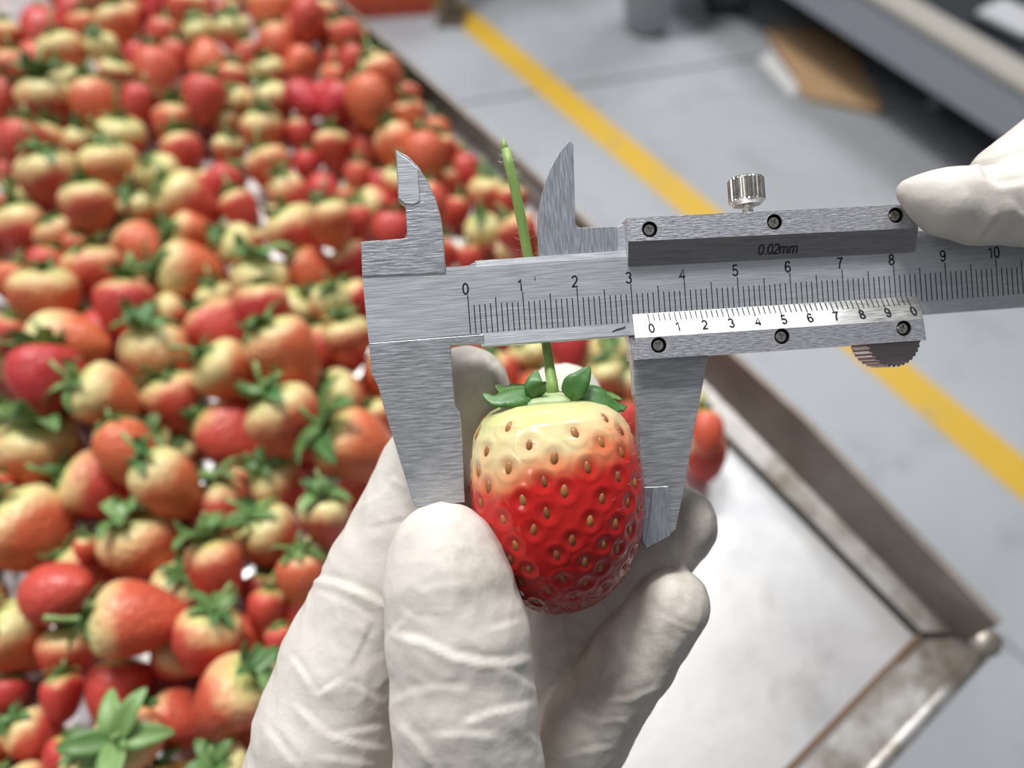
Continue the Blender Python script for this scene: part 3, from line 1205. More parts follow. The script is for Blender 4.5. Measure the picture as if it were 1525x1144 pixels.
def berry_pt(t_, a):
    """surface point in local metres; t_ 0 calyx .. 1 tip."""
    t_ = np.asarray(t_, float)
    r = prof_r(t_) * BR
    lob = 1 + 0.012 * np.sin(2 * a + 0.6) + 0.010 * np.sin(3 * a + 2.0)
    tz = 0.5 - t_
    # slight hollow at the calyx
    z = tz * BL - 0.0016 * np.exp(-(r / 0.0045) ** 2) * (t_ < 0.3)
    x = r * np.cos(a) * lob + 0.0006 * np.sin(t_ * 3)
    y = r * np.sin(a) * lob
    return np.stack([x, y, z], -1)


# arc-length parameter so rings are even
ts = np.linspace(0, 1, 2001)
pts_ = berry_pt(ts, np.zeros_like(ts))
al = np.concatenate([[0], np.cumsum(np.linalg.norm(np.diff(pts_, axis=0), axis=1))])
# area-equal achene lattice
ra_ = prof_r(ts) * BR
area = np.concatenate([[0], np.cumsum(0.5 * (ra_[1:] + ra_[:-1]) * np.diff(al))])
dens = 0.62 + 0.75 * ts            # denser towards the tip
wgt = np.concatenate([[0], np.cumsum(0.5 * (ra_[1:] * dens[1:] + ra_[:-1] * dens[:-1]) * np.diff(al))])
wgt /= wgt[-1]
NS = 176
seeds = []
rs = np.random.RandomState(4)
for k in range(NS):
    f = (k + 0.5) / NS
    t_ = np.interp(f, wgt, ts)
    if t_ < 0.075 or t_ > 0.985:
        continue
    a = k * 2.399963 + 0.9 + rs.uniform(-0.09, 0.09)
    seeds.append((t_ + rs.uniform(-0.006, 0.006), a))
sp = np.array([berry_pt(t_, a) for t_, a in seeds])
NRg, NSg = 300, 420
tv = np.interp(np.linspace(0, al[-1], NRg + 1)[1:-1], al, ts)
av = np.linspace(0, 2 * np.pi, NSg, endpoint=False)
TT, AA = np.meshgrid(tv, av, indexing='ij')
G = berry_pt(TT, AA).reshape(-1, 3)
du = berry_pt(TT, AA + 1e-3).reshape(-1, 3) - G
dv = berry_pt(np.clip(TT + 1e-3, 0, 1), AA).reshape(-1, 3) - G
NN = np.cross(dv, du)
NN /= np.linalg.norm(NN, axis=1, keepdims=True) + 1e-12
NN *= np.sign((NN * np.stack([G[:, 0], G[:, 1], G[:, 2] * 0.5], -1)).sum(1, keepdims=True))
near = np.full(len(G), 9.0)
for s in sp:
    near = np.minimum(near, np.linalg.norm(G - s, axis=1))
size_t = np.interp(TT.ravel(), [0.05, 0.4, 1.0], [1.05, 1.0, 0.72])
q = near / (0.00115 * size_t)
disp = -0.00036 * np.exp(-q ** 2) + 0.00010 * np.exp(-((near / size_t - 0.0022) / 0.0006) ** 2)
disp *= np.clip((TT.ravel() - 0.05) / 0.08, 0, 1)
G2 = G + NN * disp[:, None]
pitv = np.exp(-(near / (0.0013 * size_t)) ** 2)
nv = len(G2)
top_v, bot_v = berry_pt(0.0, 0.0), berry_pt(1.0, 0.0)
verts = np.vstack([G2, top_v[None], bot_v[None]])
faces = []
rows_, cols_ = NRg - 1, NSg
for i in range(rows_ - 1):
    b0 = i * cols_
    for j in range(cols_):
        j2 = (j + 1) % cols_
        faces.append((b0 + j, b0 + cols_ + j, b0 + cols_ + j2, b0 + j2))
for j in range(cols_):
    j2 = (j + 1) % cols_
    faces.append((nv, j, j2))
    b0 = (rows_ - 1) * cols_
    faces.append((nv + 1, b0 + j2, b0 + j))
me = bpy.data.meshes.new('flesh')
me.from_pydata(verts.tolist(), [], faces)
me.polygons.foreach_set('use_smooth', [True] * len(me.polygons))
at_ = me.attributes.new('pit', 'FLOAT', 'POINT')
at_.data.foreach_set('value', np.concatenate([pitv, [0, 0]]).astype(np.float32))
me.update()
flesh = link('flesh', me, M['main_berry'], berry)

# achenes: teardrops set in the pits
bm = bmesh.new()
bmesh.ops.create_uvsphere(bm, u_segments=10, v_segments=8, radius=1.0)
for v in bm.verts:
    k = 1.0 - 0.35 * max(0, v.co.y)
    v.co = Vector((v.co.x * 0.50 * k, v.co.y * 0.86, v.co.z * 0.36))
me = bpy.data.meshes.new('seed')
bm.to_mesh(me)
bm.free()
me.polygons.foreach_set('use_smooth', [True] * len(me.polygons))
me.materials.append(M['seed'])
for (t_, a), s in zip(seeds, sp):
    e = 1e-3
    pu = Vector(berry_pt(min(t_ + e, 1), a) - berry_pt(t_ - e, a)).normalized()   # towards the tip
    pv_ = Vector(berry_pt(t_, a + e) - berry_pt(t_, a - e)).normalized()
    nn = pv_.cross(pu)
    if nn.dot(Vector((s[0], s[1], s[2] * 0.5))) < 0:
        nn = -nn
    yy = -pu
    xx = yy.cross(nn).normalized()
    sc = 0.00128 * np.interp(t_, [0.05, 0.5, 1], [1.12, 1.0, 0.78]) * rs.uniform(0.88, 1.1)
    pos = Vector(s) - nn * 0.00042
    m = Matrix(((xx.x, yy.x, nn.x, pos.x), (xx.y, yy.y, nn.y, pos.y), (xx.z, yy.z, nn.z, pos.z), (0, 0, 0, 1)))
    o = bpy.data.objects.new('seed', me)
    COL.objects.link(o)
    o.parent = berry
    o.matrix_local = m @ Matrix.Rotation(rs.uniform(-0.25, 0.25), 4, 'Z') @ Matrix.Diagonal((sc, sc, sc, 1))


# hull, sepals, stem
def to_b(p):
    return BMX.inverted() @ p


bm = bmesh.new()
hr = [(0.0, 0.0021), (0.0024, 0.0013), (0.0046, 0.0008), (0.0058, 0.0001), (0.0056, -0.0006), (0.0035, -0.0004)]
rings = []
for r_, z_ in hr[1:]:
    rings.append([bm.verts.new((r_ * math.cos(a) * (1 + 0.13 * math.cos(6 * a)), r_ * math.sin(a) * (1 + 0.13 * math.cos(6 * a)), 0.5 * BL - 0.0006 + z_)) for a in [2 * math.pi * k / 36 for k in range(36)]])
for a, b in zip(rings, rings[1:]):
    for k in range(36):
        bm.faces.new((a[k], a[(k + 1) % 36], b[(k + 1) % 36], b[k]))
bm.faces.new(rings[0])
obj('hull', bm, M['hull'], berry, True)


def leaf(bm, path, width, normal, cup=0.25, serr=0, thick=0.00025, nx=6, tip=0.0, tfun=None):
    """A leaf blade along a path of points: width profile, cupped across, toothed edges near the tip."""
    path = [Vector(p) for p in path]
    # resample with a smooth curve
    n_ = 17
    def cr(pp, s):
        s = s * (len(pp) - 1)
        i = min(int(s), len(pp) - 2)
        f = s - i
        p0, p1, p2, p3 = pp[max(i - 1, 0)], pp[i], pp[i + 1], pp[min(i + 2, len(pp) - 1)]
        return 0.5 * ((2 * p1) + (p2 - p0) * f + (2 * p0 - 5 * p1 + 4 * p2 - p3) * f * f + (3 * p1 - p0 - 3 * p2 + p3) * f ** 3)
    P = [cr(path, i / (n_ - 1)) for i in range(n_)]
    top, bot = [], []
    for i in range(n_):
        s = i / (n_ - 1)
        tg = (P[min(i + 1, n_ - 1)] - P[max(i - 1, 0)]).normalized()
        nn = (Vector(normal) - tg * Vector(normal).dot(tg)).normalized()
        side = tg.cross(nn)
        wv = (math.sin(math.pi * (0.12 + 0.88 * s) ** 0.85) ** 0.8) if s < 1 else 0.0
        wv = max(wv, 0.03)
        if serr and s > 0.45 and i % 2:
            wv *= 1 - serr
        w_ = width * 0.5 * wv
        rt, rbm = [], []
        for j in range(nx + 1):
            x = j / nx * 2 - 1
            p = P[i] + side * (x * w_) + nn * (cup * w_ * x * x)
            p = p - nn * (0.10 * w_ * math.exp(-(x / 0.18) ** 2))
            rt.append(bm.verts.new(p + nn * thick / 2))
            rbm.append(bm.verts.new(p - nn * thick / 2))
        top.append(rt)
        bot.append(rbm)
    for i in range(n_ - 1):
        for j in range(nx):
            bm.faces.new((top[i][j], top[i][j + 1], top[i + 1][j + 1], top[i + 1][j]))
            bm.faces.new((bot[i][j + 1], bot[i][j], bot[i + 1][j], bot[i + 1][j + 1]))
        bm.faces.new((top[i][0], top[i + 1][0], bot[i + 1][0], bot[i][0]))
        bm.faces.new((top[i + 1][nx], top[i][nx], bot[i][nx], bot[i + 1][nx]))
    bm.faces.new([*top[0][::-1], *bot[0]])
    bm.faces.new([*top[-1], *bot[-1][::-1]])


def main_sepal(pts, width, normal, cup, serr, mat='main_leaf'):
    bm = bmesh.new()
    leaf(bm, [to_b(at(*p)) for p in pts], width, (BMX.to_3x3().inverted() @ normal), cup, serr)
    obj('sepal', bm, M[mat], berry, True)


D0 = BD
main_sepal([(812, 588, D0 - .003), (785, 587, D0 - .005), (755, 592, D0 - .006), (735, 595, D0 - .006), (719, 586, D0 - .005)], 0.0042, UP * 0.65 - FW * 0.75, -0.2, 0.15)
main_sepal([(800, 583, D0 + .001), (770, 584, D0 + .001), (750, 583, D0 + .001), (738, 574, D0 + .001)], 0.0034, UP * 0.8 - FW * 0.6, 0.3, 0.2, 'pale_leaf')
main_sepal([(806, 590, D0 - .0045), (799, 580, D0 - .006), (795, 568, D0 - .0062), (799, 551, D0 - .0045)], 0.0041, UP * 0.3 - FW * 0.95 - RT * 0.2, -0.18, 0.0)
main_sepal([(842, 589, D0 - .0045), (853, 578, D0 - .006), (866, 564, D0 - .0062), (878, 546, D0 - .0045)], 0.0046, UP * 0.35 - FW * 0.9 + RT * 0.15, -0.18, 0.0)
main_sepal([(850, 587, D0 - .003), (878, 588, D0 - .004), (900, 597, D0 - .004), (918, 605, D0 - .003), (934, 606, D0 - .002)], 0.0052, UP * 0.6 - FW * 0.8, -0.15, 0.3)
main_sepal([(852, 586, D0 + .002), (880, 584, D0 + .002), (905, 588, D0 + .003), (926, 596, D0 + .003)], 0.004, UP * 0.85 - FW * 0.45, 0.1, 0.25, 'pale_leaf')
main_sepal([(826, 586, D0 + .004), (836, 583, D0 + .008), (842, 588, D0 + .011)], 0.005, UP, 0.2, 0.0)
main_sepal([(818, 586, D0 + .004), (800, 583, D0 + .008), (790, 588, D0 + .011)], 0.005, UP, 0.2, 0.0)

spx = [(823.5, 590, D0 - .0005), (822, 570, D0 + .0005), (818, 545, D0 + .002), (814, 515, D0 + .0045), (806, 470, D0 + .0065), (796, 420, D0 + .0067), (786, 380, D0 + .006), (777, 330, D0 + .0048),
       (768, 285, D0 + .0035), (759, 248, D0 + .003), (753, 222, D0 + .003)]
spts = [to_b(at(*p)) for p in spx]
bm = bmesh.new()
add_tube(bm, spts, [.00125, .00105, .00095, .00092, .00092, .00094, .00096, .00098, .00098, .00098, .00085], 14)
# torn, wispy end of the cut
e0_, e1_ = to_b(at(753, 226, D0 + .003)), to_b(at(749, 204, D0 + .003))
add_tube(bm, [e0_, e0_.lerp(e1_, .5), e1_], [.0008, .0005, .00008], 8)
obj('stem', bm, M['main_stem'], berry, True)
bm = bmesh.new()
for k in range(170):
    s = rs.uniform(0.05, 0.98) * (len(spts) - 1)
    i = min(int(s), len(spts) - 2)
    p = spts[i].lerp(spts[i + 1], s - i)
    tg = (spts[i + 1] - spts[i]).normalized()
    o_ = tg.orthogonal().normalized()
    o_ = Matrix.Rotation(rs.uniform(0, 6.283), 3, tg) @ o_
    l = rs.uniform(0.0006, 0.0014)
    add_tube(bm, [p + o_ * .0008, p + o_ * (.0008 + l * .6) + tg * l * .1, p + o_ * (.0008 + l) + tg * l * .35], [.00002, .000016, .000008], 4)
# hairs on the fruit's shoulder
for k in range(70):
    t_ = rs.uniform(0.1, 0.9)
    a = rs.uniform(-1.0, 0.9)
    s = Vector(berry_pt(t_, a))
    nn = Vector((math.cos(a), math.sin(a), 0.2)).normalized()
    l = rs.uniform(0.0006, 0.0016)
    add_tube(bm, [s, s + nn * l * .6, s + nn * l + Vector((0, 0, l * .4))], [.000018, .000014, .000008], 4)
hh = obj('fine_hair', bm, M['hair'], berry)
hh['kind'] = 'stuff'
# ================================================================== GLOVED HANDS
def cam_pt(px, py, d):
    return np.array([(px - W0 / 2) / FPX * d, (H0 / 2 - py) / FPX * d, d])


def surface_nets(F, org, h):
    """naive surface nets on a regular grid (inside is negative); works on the cells the surface crosses."""
    S = F < 0
    shp = tuple(k - 1 for k in F.shape)
    corner = [(i, j, k) for i in (0, 1) for j in (0, 1) for k in (0, 1)]
    cnt = np.zeros(shp, np.int8)
    for c in corner:
        cnt += S[c[0]:c[0] + shp[0], c[1]:c[1] + shp[1], c[2]:c[2] + shp[2]]
    act = (cnt > 0) & (cnt < 8)
    ijk = np.argwhere(act)
    idx = np.full(shp, -1, np.int32)
    idx[act] = np.arange(len(ijk), dtype=np.int32)
    val = {c: F[tuple((ijk + np.array(c)).T)] for c in corner}
    acc = np.zeros((len(ijk), 3))
    num = np.zeros(len(ijk))
    for ax in range(3):
        for c in corner:
            if c[ax]:
                continue
            c2 = tuple(c[a] + (1 if a == ax else 0) for a in range(3))
            f0, f1 = val[c], val[c2]
            m = (f0 < 0) != (f1 < 0)
            p = np.tile(np.array(c, float), (len(ijk), 1))
            p[:, ax] += np.where(m, f0 / np.where(m, f0 - f1, 1), 0)
            acc += p * m[:, None]
            num += m
    V = org + h * (ijk + acc / num[:, None])
    Q = []
    for ax in range(3):
        b, c = [(1, 2), (2, 0), (0, 1)][ax]
        lo = [slice(1, -1)] * 3
        lo[ax] = slice(0, F.shape[ax] - 1)
        hi = list(lo)
        hi[ax] = slice(1, F.shape[ax])
        s0, s1 = S[tuple(lo)], S[tuple(hi)]
        e = np.argwhere(s0 != s1)
        if not len(e):
            continue
        flip = s0[tuple(e.T)]
        g = e.copy()
        for a in range(3):
            if a != ax:
                g[:, a] += 1

        def cell(db, dc):
            q = g.copy()
            q[:, b] += db
            q[:, c] += dc
            return idx[tuple(q.T)]
        quad = np.stack([cell(-1, -1), cell(0, -1), cell(0, 0), cell(-1, 0)], 1)
        quad[~flip] = quad[~flip][:, ::-1]
        Q.append(quad)
    return V, np.vstack(Q)


def build_hand(name, chains, palm, h, creases, label, smudge_shade_spots, bounds_pad=0.004, seed=0, noise_amp=0.00042):
    """chains: {name: (list of (px,py,depth,r), flatten)}; palm: list of (px,py,depth,r) segments pairs. One continuous skin."""
    def segs(lst):
        P = [cam_pt(*q[:3]) for q in lst]
        return [(P[i], P[i + 1], lst[i][3], lst[i + 1][3]) for i in range(len(P) - 1)]
    allp = np.array([np.r_[cam_pt(*q[:3]), q[3]] for c, _ in chains.values() for q in c] + [np.r_[cam_pt(*q[:3]), q[3]] for l in palm for q in l])
    lo = (allp[:, :3] - allp[:, 3:]).min(0) - bounds_pad
    hi = (allp[:, :3] + allp[:, 3:]).max(0) + bounds_pad
    n_ = np.ceil((hi - lo) / h).astype(int) + 1
    ax_ = [lo[i] + h * np.arange(n_[i]) for i in range(3)]
    BIG = 0.03

    def field(lst, flat, k=0.002):
        F = np.full(n_, BIG, np.float32)
        for a, b, ra, rb in segs(lst):
            mn = np.minimum(a - ra, b - rb) - 0.008
            mx = np.maximum(a + ra, b + rb) + 0.008
            i0 = np.clip(((mn - lo) / h).astype(int), 0, n_)
            i1 = np.clip(((mx - lo) / h).astype(int) + 2, 0, n_)
            X = ax_[0][i0[0]:i1[0]][:, None, None].astype(np.float32)
            Y = ax_[1][i0[1]:i1[1]][None, :, None].astype(np.float32)
            Zc = ax_[2][i0[2]:i1[2]][None, None, :].astype(np.float32)
            ba = ((b - a) * np.array([1, 1, flat])).astype(np.float32)
            ra, rb = np.float32(ra), np.float32(rb)
            px_, py_, pz_ = X - np.float32(a[0]), Y - np.float32(a[1]), (Zc - np.float32(a[2])) * np.float32(flat)
            t_ = np.clip((px_ * ba[0] + py_ * ba[1] + pz_ * ba[2]) / (ba @ ba), 0, 1)
            d = np.sqrt((px_ - t_ * ba[0]) ** 2 + (py_ - t_ * ba[1]) ** 2 + (pz_ - t_ * ba[2]) ** 2) - (ra + (rb - ra) * t_)
            sl = tuple(slice(i0[i], i1[i]) for i in range(3))
            f = F[sl]
            q = np.maximum(k - np.abs(f - d), 0) / k
            F[sl] = np.minimum(f, d) - q * q * k * 0.25
        return F
    total = np.full(n_, BIG, np.float32)
    for l in palm:
        f = field(l, 1.0, 0.006)
        q = np.maximum(0.008 - np.abs(total - f), 0) / 0.008
        total = np.minimum(total, f) - q * q * 0.008 * 0.25
    names = list(chains)
    pal = total.copy()
    # fingers do not melt into each other, only into the palm
    for nme in names:
        lst, flat = chains[nme]
        f = field(lst, flat, 0.0015)
        kk = 0.005
        q = np.maximum(kk - np.abs(pal - f), 0) / np.float32(kk)
        np.minimum(total, np.minimum(pal, f) - q * q * np.float32(kk * 0.25), out=total)
        del f, q
    V, Q = surface_nets(total, lo, h)
    ii = np.clip(((V - lo) / h + 0.5).astype(int), 0, n_ - 1)
    vp = pal[tuple(ii.T)]
    del total, pal

    def field_at(lst, flat):
        d = np.full(len(V), 9.0)
        for a, b, ra, rb in segs(lst):
            fl = np.array([1, 1, flat])
            ba = (b - a) * fl
            pp = (V - a) * fl
            t_ = np.clip(pp @ ba / (ba @ ba), 0, 1)
            d = np.minimum(d, np.linalg.norm(pp - t_[:, None] * ba, axis=1) - (ra + (rb - ra) * t_))
        return d
    cid = np.stack([field_at(*chains[nme]) for nme in names] + [vp + 0.0005], 1).argmin(1)
    # relax a little (Laplacian) then displace
    nV = len(V)
    ed = np.vstack([Q[:, [0, 1]], Q[:, [1, 2]], Q[:, [2, 3]], Q[:, [3, 0]]])
    for _ in range(5):
        s = np.zeros_like(V)
        c = np.zeros(nV)
        np.add.at(s, ed[:, 0], V[ed[:, 1]])
        np.add.at(s, ed[:, 1], V[ed[:, 0]])
        np.add.at(c, ed[:, 0], 1)
        np.add.at(c, ed[:, 1], 1)
        V = V * 0.4 + 0.6 * s / c[:, None]
    fn = np.cross(V[Q[:, 2]] - V[Q[:, 0]], V[Q[:, 3]] - V[Q[:, 1]])
    N = np.zeros_like(V)
    for k in range(4):
        np.add.at(N, Q[:, k], fn)
    N /= np.linalg.norm(N, axis=1, keepdims=True) + 1e-15
    px = V[:, 0] / V[:, 2] * FPX + W0 / 2
    py = H0 / 2 - V[:, 1] / V[:, 2] * FPX
    front = np.clip(-N[:, 2] * 3 + 0.6, 0, 1)
    disp = np.zeros(nV)
    for pts, chain, amp, sig in creases:
        sig = sig * 0.7
        amp = amp * 0.72
        p_ = np.array(pts, float)
        dmin = np.full(nV, 1e9)
        endf = np.zeros(nV)
        side = np.zeros(nV)
        L = np.concatenate([[0], np.cumsum(np.linalg.norm(np.diff(p_, axis=0), axis=1))])
        for i in range(len(p_) - 1):
            a, b = p_[i], p_[i + 1]
            ab = b - a
            t_ = np.clip(((px - a[0]) * ab[0] + (py - a[1]) * ab[1]) / (ab @ ab), 0, 1)
            dx_, dy_ = px - a[0] - t_ * ab[0], py - a[1] - t_ * ab[1]
            d = np.hypot(dx_, dy_)
            m = d < dmin
            dmin[m] = d[m]
            side[m] = np.sign(ab[0] * dy_ - ab[1] * dx_)[m]
            endf[m] = ((L[i] + t_ * (L[i + 1] - L[i])) / L[-1])[m]
        env = np.clip(np.minimum(endf, 1 - endf) * 6 + 0.25, 0, 1)
        ok = front * env * ((cid == names.index(chain)) if chain else 1.0)
        sd_ = dmin * side
        # a fold: steep on one side, running out slowly on the other
        up_ = np.where(sd_ < 0, np.exp(-(sd_ / (0.8 * sig)) ** 2), np.exp(-sd_ / (3.0 * sig)))
        disp += ok * amp * 0.001 * (0.75 * up_ - 0.3 * np.exp(-((sd_ + 1.8 * sig) / (1.1 * sig)) ** 2))
    # loose latex: broad soft noise
    nz_ = np.empty(nV)
    for i in range(nV):
        v = V[i]
        q = Vector((v[0] * 95 + seed, v[1] * 60, v[2] * 80))
        r1 = mnoise.noise(q)
        r2 = mnoise.noise(q * 2.7 + Vector((9.1, 3.3, 1.7)))
        r3 = mnoise.noise(Vector((v[0] * 210 + v[1] * 90 + seed, v[1] * 190 - v[0] * 60, v[2] * 120)))
        nz_[i] = r1 * 0.6 + (0.35 - abs(r2)) * 0.55 + (0.35 - abs(r3)) * 0.75
    disp += nz_ * noise_amp
    V = V + N * disp[:, None]
    # plant smudges near finger tips, plus shade painted over ring and little finger
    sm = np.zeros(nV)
    for q in smudge_shade_spots:
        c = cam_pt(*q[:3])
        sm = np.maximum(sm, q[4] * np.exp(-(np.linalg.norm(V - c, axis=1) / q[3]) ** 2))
    Wd = np.array(CAM) + V[:, :1] * np.array(RT) + V[:, 1:2] * np.array(UP) + V[:, 2:3] * np.array(FW)
    org_ = Wd.mean(0)
    me = bpy.data.meshes.new(name)
    me.from_pydata((Wd - org_).tolist(), [], Q[:, ::-1].tolist())
    me.polygons.foreach_set('use_smooth', [True] * len(me.polygons))
    a_ = me.attributes.new('smudge_shade', 'FLOAT', 'POINT')
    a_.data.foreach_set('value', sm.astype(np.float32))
    me.update()
    bm = bmesh.new()
    bm.from_mesh(me)
    bmesh.ops.recalc_face_normals(bm, faces=bm.faces[:])
    bm.to_mesh(me)
    bm.free()
    o = link(name, me, M['glove'])
    o.location = Vector(org_)
    tag(o, label, 'hand', 'gloved hands holding the caliper and fruit')
    return o


def mm(l):
    return [(a, b, c, d * 0.001) for a, b, c, d in l]


LH = {
    'thumb': (mm([(661, 833, .1195, 9.5), (668, 872, .1185, 10.8), (683, 950, .118, 11.8), (690, 1050, .118, 11.9), (698, 1144, .1195, 12.4), (705, 1300, .127, 14), (690, 1440, .145, 17)]), 1.22),
    'index': (mm([(694, 581, .1455, 9.0), (648, 704, .1450, 11.0), (573, 852, .1435, 11.4), (518, 985, .142, 13.2), (488, 1085, .141, 14.1), (476, 1160, .142, 14.8), (500, 1300, .152, 16)]), 1.0),
    'middle': (mm([(838, 604, .1600, 9.6), (800, 800, .1615, 11), (790, 1000, .1650, 11.5), (700, 1200, .163, 13)]), 1.0),
    'ring': (mm([(1005, 782, .1445, 8.4), (940, 850, .1460, 9.3), (846, 930, .1520, 10.3), (790, 1050, .159, 11.4), (730, 1200, .163, 13)]), 1.05),
    'pinky': (mm([(999, 900, .1365, 7.3), (942, 982, .1385, 8.1), (874, 1080, .143, 9.3), (824, 1170, .149, 11.0), (760, 1280, .160, 13)]), 1.05),
}
LPALM = [mm([(500, 1300, .156, 15), (640, 1250, .166, 14), (770, 1300, .166, 13)]),
         mm([(500, 1300, .156, 15), (600, 1480, .172, 18), (650, 1640, .186, 22)]),
         mm([(640, 1250, .166, 14), (650, 1480, .176, 18), (660, 1640, .186, 22)]),
         mm([(770, 1300, .166, 13), (730, 1480, .176, 18), (680, 1640, .186, 22)]),
         mm([(690, 1440, .147, 17), (650, 1640, .182, 22)]),
         mm([(665, 1640, .186, 22), (668, 1700, .190, 22)]),
         mm([(800, 1130, .148, 7), (780, 1200, .150, 10), (700, 1350, .148, 15)])]
LCR = [
    ([(464, 866), (500, 871), (545, 889), (580, 908)], 'index', 1.15, 9),
    ([(470, 884), (520, 905), (560, 930)], 'index', 0.4, 8),
    ([(605, 769), (549, 781)], 'index', 0.3, 5),
    ([(581, 713), (607, 727)], 'index', 0.35, 5),
    ([(530, 760), (575, 735), (600, 700)], 'index', 0.25, 6),
    ([(501, 897), (508, 930), (510, 960)], 'index', 0.3, 6),
    ([(549, 926), (535, 960), (520, 992)], 'index', 0.35, 6),
    ([(428, 975), (450, 1005), (472, 1038), (510, 1014)], 'index', 0.45, 6),
    ([(515, 1018), (540, 1030), (570, 1050)], 'index', 0.4, 7),
    ([(440, 1055), (486, 1096), (530, 1110), (578, 1118)], 'index', 0.6, 8),
    ([(505, 1096), (573, 1084)], 'index', 0.45, 7),
    ([(398, 1090), (420, 1120), (440, 1144)], 'index', 0.5, 9),
    ([(470, 1130), (520, 1135), (570, 1144)], 'index', 0.4, 8),
    ([(583, 950), (600, 950), (632, 960), (671, 980), (719, 990), (760, 990), (792, 980)], 'thumb', 0.85, 9),
    ([(583, 948), (603, 926)], 'thumb', 0.4, 6),
    ([(740, 997), (770, 1010), (796, 1030)], 'thumb', 0.45, 7),
    ([(690, 1080), (740, 1062), (796, 1050)], 'thumb', 0.5, 8),
    ([(593, 1080), (622, 1106), (646, 1144)], 'thumb', 0.6, 9),
    ([(640, 1098), (690, 1095), (740, 1100)], 'thumb', 0.4, 8),
    ([(586, 1050), (610, 1035), (650, 1026), (700, 1030)], 'thumb', 0.35, 9),
    ([(625, 886), (660, 874), (700, 872)], 'thumb', 0.25, 9),
    ([(729, 941), (777, 926)], 'thumb', 0.3, 7),
    ([(600, 800), (625, 784), (660, 778)], 'thumb', 0.2, 6),
    ([(590, 905), (620, 925), (660, 932)], 'thumb', 0.25, 8),
    ([(780, 1090), (800, 1110), (806, 1144)], 'thumb', 0.4, 8),
    ([(957, 846), (985, 850), (1015, 842)], 'ring', 0.4, 5),
    ([(930, 872), (960, 866), (1010, 858)], 'ring', 0.35, 5),
    ([(900, 900), (945, 890), (990, 872)], 'ring', 0.35, 6),
    ([(880, 930), (915, 925), (940, 905)], 'ring', 0.4, 6),
    ([(1030, 735), (1055, 750), (1066, 775)], 'ring', 0.4, 5),
    ([(810, 1005), (840, 1018), (870, 1005)], 'ring', 0.5, 7),
    ([(986, 917), (1010, 932), (1042, 941)], 'pinky', 0.3, 5),
    ([(990, 935), (1010, 945), (1030, 958)], 'pinky', 0.25, 5),
    ([(870, 1028), (905, 1042), (940, 1043), (985, 1023)], 'pinky', 0.5, 7),
    ([(850, 1060), (890, 1075), (940, 1072)], 'pinky', 0.4, 7),
    ([(1030, 845), (1050, 860), (1056, 880)], 'pinky', 0.35, 5),
    ([(835, 1130), (870, 1120), (920, 1112)], 'pinky', 0.4, 7),
    ([(700, 590), (730, 560), (745, 540)], 'index', 0.3, 7),
    ([(690, 640), (720, 610), (755, 598)], 'index', 0.25, 7),
]
build_hand('gloved_hand', LH, LPALM, 0.00055, LCR,
           'white latex gloved hand cupping the large strawberry with thumb in front',
           [(745, 830, .112, .011, .75), (1035, 790, .138, .011, 1.0), (1030, 895, .136, .011, .9), (735, 560, .138, .010, .9), (950, 960, .138, .022, .75), (900, 930, .142, .02, .7), (660, 770, .112, .006, .35), (780, 960, .112, .008, .4), (900, 1000, .142, .012, .5)], seed=3)  # broad spots on ring and little finger are mostly painted shade

RH = {
    'thumb': (mm([(1353, 284, .1266, 2.1), (1378, 291, .1256, 3.8), (1412, 300, .1252, 5.9), (1460, 307, .1257, 6.7), (1530, 301, .1257, 7.6), (1640, 298, .1250, 9.6), (1800, 330, .128, 12)]), 1.0),
    'index': (mm([(1500, 266, .1345, 7.0), (1620, 186, .137, 8.4), (1760, 150, .146, 10), (1900, 260, .165, 12)]), 1.0),
    'middle': (mm([(1640, 430, .1500, 8.4), (1730, 330, .160, 9.6), (1860, 260, .166, 10.6), (1960, 360, .172, 12)]), 1.0),
    'ring': (mm([(1660, 560, .1480, 8.2), (1760, 480, .160, 9.4), (1880, 420, .168, 10.4), (1990, 470, .176, 12)]), 1.0),
    'pinky': (mm([(1700, 680, .1500, 7.2), (1800, 610, .160, 8.4), (1900, 570, .168, 9.4), (2000, 580, .178, 11)]), 1.0),
}
RPALM = [mm([(1900, 260, .165, 12), (1960, 360, .172, 12), (1990, 470, .176, 12), (2000, 580, .178, 11)]),
         mm([(1800, 330, .130, 12), (1930, 440, .150, 15), (2150, 560, .185, 21)]),
         mm([(1900, 260, .165, 12), (2050, 420, .180, 16), (2200, 560, .190, 21)]),
         mm([(2000, 580, .178, 11), (2100, 590, .184, 16), (2200, 600, .190, 21)]),
         mm([(1960, 360, .172, 12), (2100, 500, .182, 17), (2220, 600, .191, 21)])]
RCR = [
    ([(1440, 246), (1475, 236), (1530, 214)], 'index', 0.8, 8),
    ([(1452, 240), (1462, 268), (1485, 282), (1530, 276)], 'thumb', 1.0, 8),
    ([(1486, 315), (1466, 340), (1450, 362)], 'thumb', 0.55, 7),
    ([(1438, 285), (1444, 305), (1450, 330)], 'thumb', 0.4, 7),
    ([(1500, 300), (1520, 320), (1540, 350)], 'thumb', 0.6, 8),
    ([(1345, 276), (1372, 266), (1400, 264)], 'thumb', 0.18, 5),
    ([(1490, 250), (1510, 240), (1530, 236)], 'index', 0.6, 7),
]
build_hand('gloved_hand', RH, RPALM, 0.0006, RCR,
           'white latex gloved hand pinching the slider end of the caliper with its thumb',
           [(1350, 300, .119, .004, .2)], seed=11, noise_amp=0.0002)
